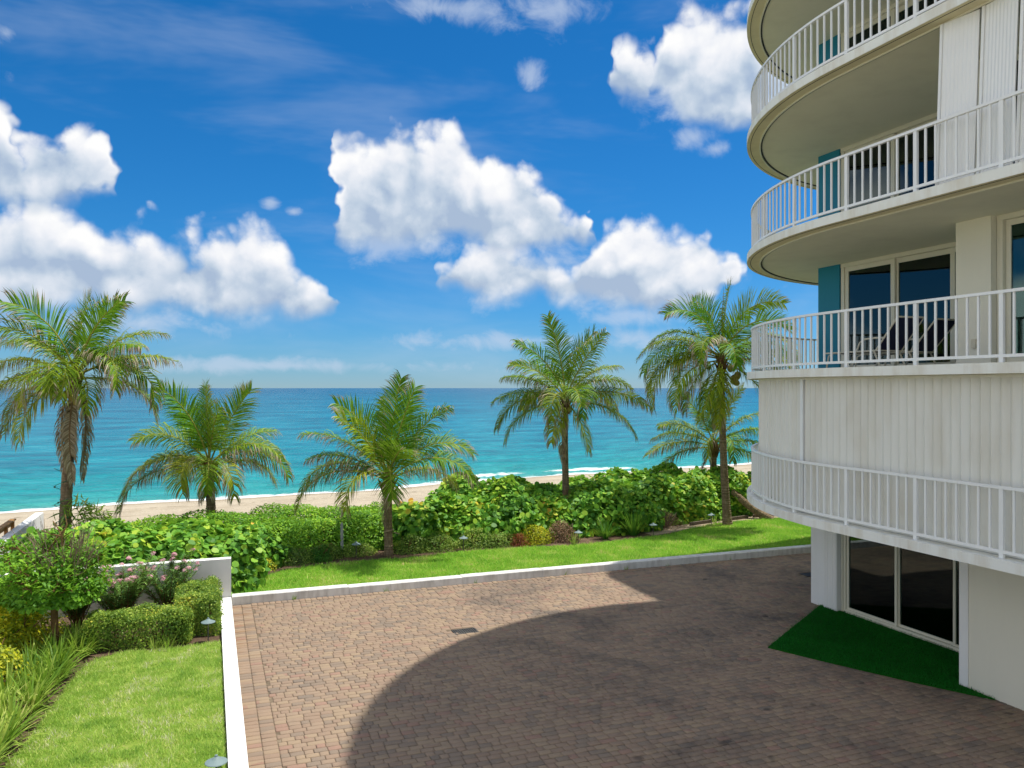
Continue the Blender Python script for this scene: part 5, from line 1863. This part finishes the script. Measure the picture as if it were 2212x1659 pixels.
def garden_tree():
    rg = np.random.default_rng(77)
    o = tag(empty('garden_tree', (-20.83, 6.75, 0.08)), 'small bushy tree with bare twigs on top and a slim brown trunk', 'tree')
    tr = MB()
    tr.tube([(0, 0, -0.05), (0.01, 0, 0.3), (-0.01, 0.02, 0.75), (0.0, 0.0, 1.12)], [0.085, 0.072, 0.066, 0.075], 10)
    tips = []

    def limb(p, d, L, r, depth):
        q = p + d * L * 0.5 + rg.normal(size=3) * 0.04
        e = q + norm((d + np.array([0, 0, 0.15]) + rg.normal(size=3) * 0.18)[None])[0] * L * 0.5
        tr.tube([p, q, e], [r, r * 0.8, r * 0.6], 6)
        if depth == 0:
            tips.append((q, d))
            tips.append((e, d))
            return
        for k in range(3 if depth > 1 else 4):
            dd = norm((d * 0.8 + rg.normal(size=3) * 0.55 + np.array([0, 0, 0.12]))[None])[0]
            limb(e, dd, L * rg.uniform(0.55, 0.8), r * 0.6, depth - 1)
    for a, el, L in ((2.6, 25, .75), (0.2, 50, .55), (1.6, 60, .6), (3.9, 45, .5), (5.2, 40, .5), (2.9, 60, .7), (0.9, 75, .7)):
        d = np.array([math.cos(a) * math.cos(rad(el)), math.sin(a) * math.cos(rad(el)), math.sin(rad(el))])
        limb(np.array([0, 0, 1.05]), d, L, 0.042, 2)
    tr.build('trunk', 'tree_bark', o)
    C, N, S, TT = [], [], [], []
    for (q, d) in tips:
        if q[2] > 2.35 and rg.random() < 0.75:
            continue
        m = rg.integers(7, 12)
        for k in range(m):
            b = rg.random() * 6.28
            tv = np.array([math.cos(b), math.sin(b), rg.uniform(-0.1, 0.9)])
            C.append(q + rg.normal(size=3) * 0.05)
            TT.append(tv)
            N.append(np.array([-tv[0] * .6 + rg.normal() * .3, -tv[1] * .6 + rg.normal() * .3, 1.0]))
            S.append(rg.uniform(0.09, 0.16))
    # outer shell of leaves to round the crown
    C2, N2, S2 = bush_leaves(-0.05, 0.05, 1.0, 1.08, 1.0, 1.3, 4200, 0.12, 78, inner=0.35, up=0.5, amp=0.35)
    keep = C2[:, 2] < 2.1
    C2, N2, S2 = C2[keep], N2[keep], S2[keep]
    V, F = leaf_mesh(np.array(C), np.array(N), np.array(S), OBOV[0], OBOV[1], T=np.array(TT))
    V2, F2 = leaf_mesh(C2, N2, S2, OBOV[0], OBOV[1], rng=rg)
    Fm = [np.concatenate([F[0], F2[0] + len(V)])]
    tag(mesh_obj('crown', np.concatenate([V, V2]), Fm, 'tree_leaf', o), kind='stuff')
    tw = MB()
    for i in range(70):
        a = rg.random() * 6.28
        r = rg.random() ** 0.5 * 0.75
        p = np.array([math.cos(a) * r * 0.6 + 0.18, math.sin(a) * r * 0.6, rg.uniform(1.4, 1.9)])
        d = norm(np.array([[math.cos(a) * 0.45, math.sin(a) * 0.45, 1.0]]) + rg.normal(size=(1, 3)) * 0.15)[0]
        L = rg.uniform(0.45, 0.95)
        q = p + d * L * .5 + rg.normal(size=3) * .04
        e = q + norm((d + rg.normal(size=3) * .2)[None])[0] * L * .5
        tw.tube([p, q, e], [0.010, 0.007, 0.003], 4, cap=False)
        for k in range(2):
            d2 = norm((d + rg.normal(size=3) * .5)[None])[0]
            tw.tube([q, q + d2 * L * .35], [0.006, 0.002], 4, cap=False)
    tw.build('dead_twigs', 'twig', o)


def build_garden():
    garden_tree()
    box_hedge('clipped_hedge', 'long clipped yellow-green hedge in front of the pink flowering shrub', -20.25, -18.30, 6.30, 7.10, 0.08, 0.74, 20000, 'hedge_leaf', 601, rot=-0.04)
    box_hedge('clipped_hedge', 'taller clipped green hedge block in the wall corner by the path lamp', -18.60, -17.72, 6.75, 8.75, 0.08, 0.88, 20000, 'hedge_leaf', 602)
    oleander('pink flowering shrub in the middle of the bed before the planter wall', -19.75, 8.55, 0.08, 1.42, 1.0, 55, 611, 48)
    oleander('pink flowering shrub with sparse stems beside the tall hedge block', -18.85, 8.85, 0.08, 1.35, 0.75, 34, 612, 26)
    oleander('small pink flowering shrub crowded against the side bed tree', -20.65, 8.4, 0.08, 1.2, 0.65, 30, 613, 24)
    bush('croton_shrub', 'large yellow-green leafy shrub filling the side bed by the tree trunk', 'shrub', None, -21.75, 6.9, 1.0, 1.15, 1.0, 5200, 0.085, OVATE, 'croton_leaf', 621, nst=10)
    bush('croton_shrub', 'bright golden-yellow leafy shrub below the boundary wall', 'shrub', None, -21.75, 5.1, .85, .8, .8, 3600, 0.08, OVATE, 'croton_leaf', 622, nst=8)
    bush('leafy_shrub', 'dark green leafy shrub between the tree and the boundary wall', 'shrub', None, -22.3, 8.5, .85, .9, 1.5, 4200, 0.115, OBOV, 'tree_leaf', 623, nst=9)
    k = 0
    spots = [(-20.45, 6.75), (-20.3, 6.25), (-20.75, 6.2), (-20.55, 5.6), (-20.95, 5.55), (-20.5, 4.95), (-20.9, 4.75), (-20.6, 4.25), (-21.1, 4.1), (-20.65, 3.5), (-21.1, 3.3),
             (-20.75, 2.75), (-21.2, 2.5), (-20.8, 2.0), (-21.3, 1.7), (-20.85, 1.3), (-21.35, 0.9), (-20.9, 0.6)]
    for (x, y) in spots:
        pale = y > 5.9
        strap_clump('ornamental_grass', 'arching pale strap-leaved clump by the tree trunk' if pale else 'arching green strap-leaved clump bordering the side lawn', 'plant',
                    'strap-leaved clumps by the tree' if pale else 'strap-leaved clumps along the side lawn', x, y, 0.08, 70, 0.74, 0.050, 'strap_leaf', 700 + k, lean=(0.12, -0.08), spread=0.16, up=0.58)
        k += 1
    for i, (x, y) in enumerate(((-18.95, 6.1), (-18.7, 6.08))):
        strap_clump('grass_tuft', 'tall grass tuft sticking out of the lawn at the foot of the long hedge', 'plant', 'grass tufts below the long hedge', x, y, 0.09, 26, 0.36, 0.016, 'strap_leaf', 740 + i)
    strap_clump('lily_clump', 'smaller dark green strap-leaved clump at the front lawn edge', 'plant', None, -4.85, 13.55, 0.09, 70, 0.85, 0.045, 'dark_strap_leaf', 751)
    strap_clump('lily_clump', 'larger dark green strap-leaved clump nearer the tall drooping palm', 'plant', None, -3.6, 13.85, 0.09, 130, 1.15, 0.045, 'dark_strap_leaf', 752, spread=0.25)
    strap_clump('grass_tuft', 'small strappy tuft around a path lamp before the withered shrub', 'plant', None, -6.25, 13.15, 0.09, 30, 0.42, 0.03, 'strap_leaf', 753)
    strap_clump('grass_tuft', 'small strappy tuft behind the path lamp by the tall drooping palm', 'plant', None, 0.55, 14.75, 0.09, 22, 0.38, 0.03, 'strap_leaf', 754)
    path_lamp(-17.93, 6.28, 0.09, 'pale green metal mushroom lamp at the end of the long clipped hedge')
    path_lamp(-17.82, -0.46, 0.09, 'pale green metal mushroom lamp on the side lawn against the low wall')
    path_lamp(-13.6, 13.55, 0.09, 'mushroom path lamp among low shrubs left of the rope-tied palm')
    path_lamp(-10.15, 13.35, 0.09, 'mushroom path lamp among low shrubs between the rope-tied palm and the red shrub')
    path_lamp(-6.2, 12.95, 0.09, 'mushroom path lamp in a strappy tuft before the withered shrub')
    path_lamp(-3.05, 13.35, 0.09, 'mushroom path lamp beside the larger dark strap-leaved clump')
    path_lamp(0.2, 14.5, 0.09, 'mushroom path lamp next to the tall drooping palm')
    # sprinkler head by the low wall
    s = tag(empty('sprinkler_head', (-17.76, 0.25, 0.09)), 'small black sprinkler head on the side lawn behind the lamp', 'sprinkler')
    MB().lathe([(0.0, 0.09), (0.03, 0.088), (0.035, 0.06), (0.028, 0.055), (0.028, -0.03)], 12).build('cap', 'machine_black', s)
    MB().lathe([(0.045, 0.012), (0.045, -0.03)], 12).build('collar', 'machine_black', s)
    # grey stake in the hedge
    st = MB()
    st.add([(-.05, -.012, 0), (.05, -.012, 0), (.05, .012, 0), (-.05, .012, 0), (-.05, -.012, 1.0), (.03, -.012, 1.0), (.03, .012, 1.0), (-.05, .012, 1.0), (0, -.012, 1.08), (0, .012, 1.08)],
           [(0, 1, 5, 8, 4), (3, 7, 9, 6, 2), (0, 4, 7, 3), (1, 2, 6, 5), (4, 8, 9, 7), (8, 5, 6, 9), (3, 2, 1, 0)])
    o = st.build('marker_stake', 'grey_stake', None, loc=(-13.95, 14.15, 0.05))
    tag(o, 'weathered grey marker stake standing in the hedge', 'stake')
    # timber edging boards at the end of the bed
    for i, (x0, y0, x1, y1) in enumerate(((-0.6, 14.75, 0.55, 15.05), (1.3, 15.15, 2.6, 15.45), (2.9, 15.5, 4.2, 15.55))):
        d = math.atan2(y1 - y0, x1 - x0)
        L = math.hypot(x1 - x0, y1 - y0)
        o = MB().cbox((L / 2, 0, 0.08), (L, 0.07, 0.18), 0.012).build('edging_board', 'grey_timber', None, loc=(x0, y0, 0.06))
        o.rotation_euler = (0, 0, d)
        tag(o, 'weathered timber edging board half sunk along the sandy bed', 'board', 'edging boards of the sandy bed')
    # sandy patch
    tag(MB().prism([(-3.0, 13.45), (-1.6, 13.95), (-0.2, 14.5), (1.0, 14.95), (4.4, 15.1), (4.6, 15.9), (1.0, 15.6), (-1.0, 15.2), (-3.0, 14.3)], 0.05, 0.098).build('sandy_bed', 'beach_sand'), kind='structure')
    # timber handrail of the beach stairs beyond the boundary wall
    h = tag(empty('timber_handrail', (-24.0, 15.0, 0)), 'brown timber handrail of the beach stairs beyond the boundary wall', 'handrail')
    def bar(name, p, q, w, t):
        p, q = np.array(p), np.array(q)
        L = np.linalg.norm(q - p)
        o = MB().cbox((L / 2, 0, 0), (L, w, t), 0.008).build(name, 'timber', h, loc=tuple(p))
        d = (q - p) / L
        o.rotation_euler = (0, -math.asin(d[2]), math.atan2(d[1], d[0]))
    for xx in (0.42, -0.8):
        bar('top_rail', (xx, -3.0, 1.34), (xx, 1.95, 1.34), 0.16, 0.045)
        bar('side_rail', (xx - 0.05, -3.0, 1.22), (xx - 0.05, 1.95, 1.22), 0.04, 0.14)
        bar('lower_rail', (xx, -3.0, 0.75), (xx, 1.95, 0.75), 0.04, 0.12)
        for yy in (-2.8, -0.9, 1.0, 1.85):
            MB().box(xx - 0.045, xx + 0.045, yy - 0.045, yy + 0.045, -0.3, 1.315).build('post', 'timber', h)
    for i in range(24):
        MB().cbox((-0.19, -2.9 + i * 0.20, 0.20), (1.10, 0.18, 0.04), 0.008).build('plank', 'timber', h)


build_hedges()
build_garden()
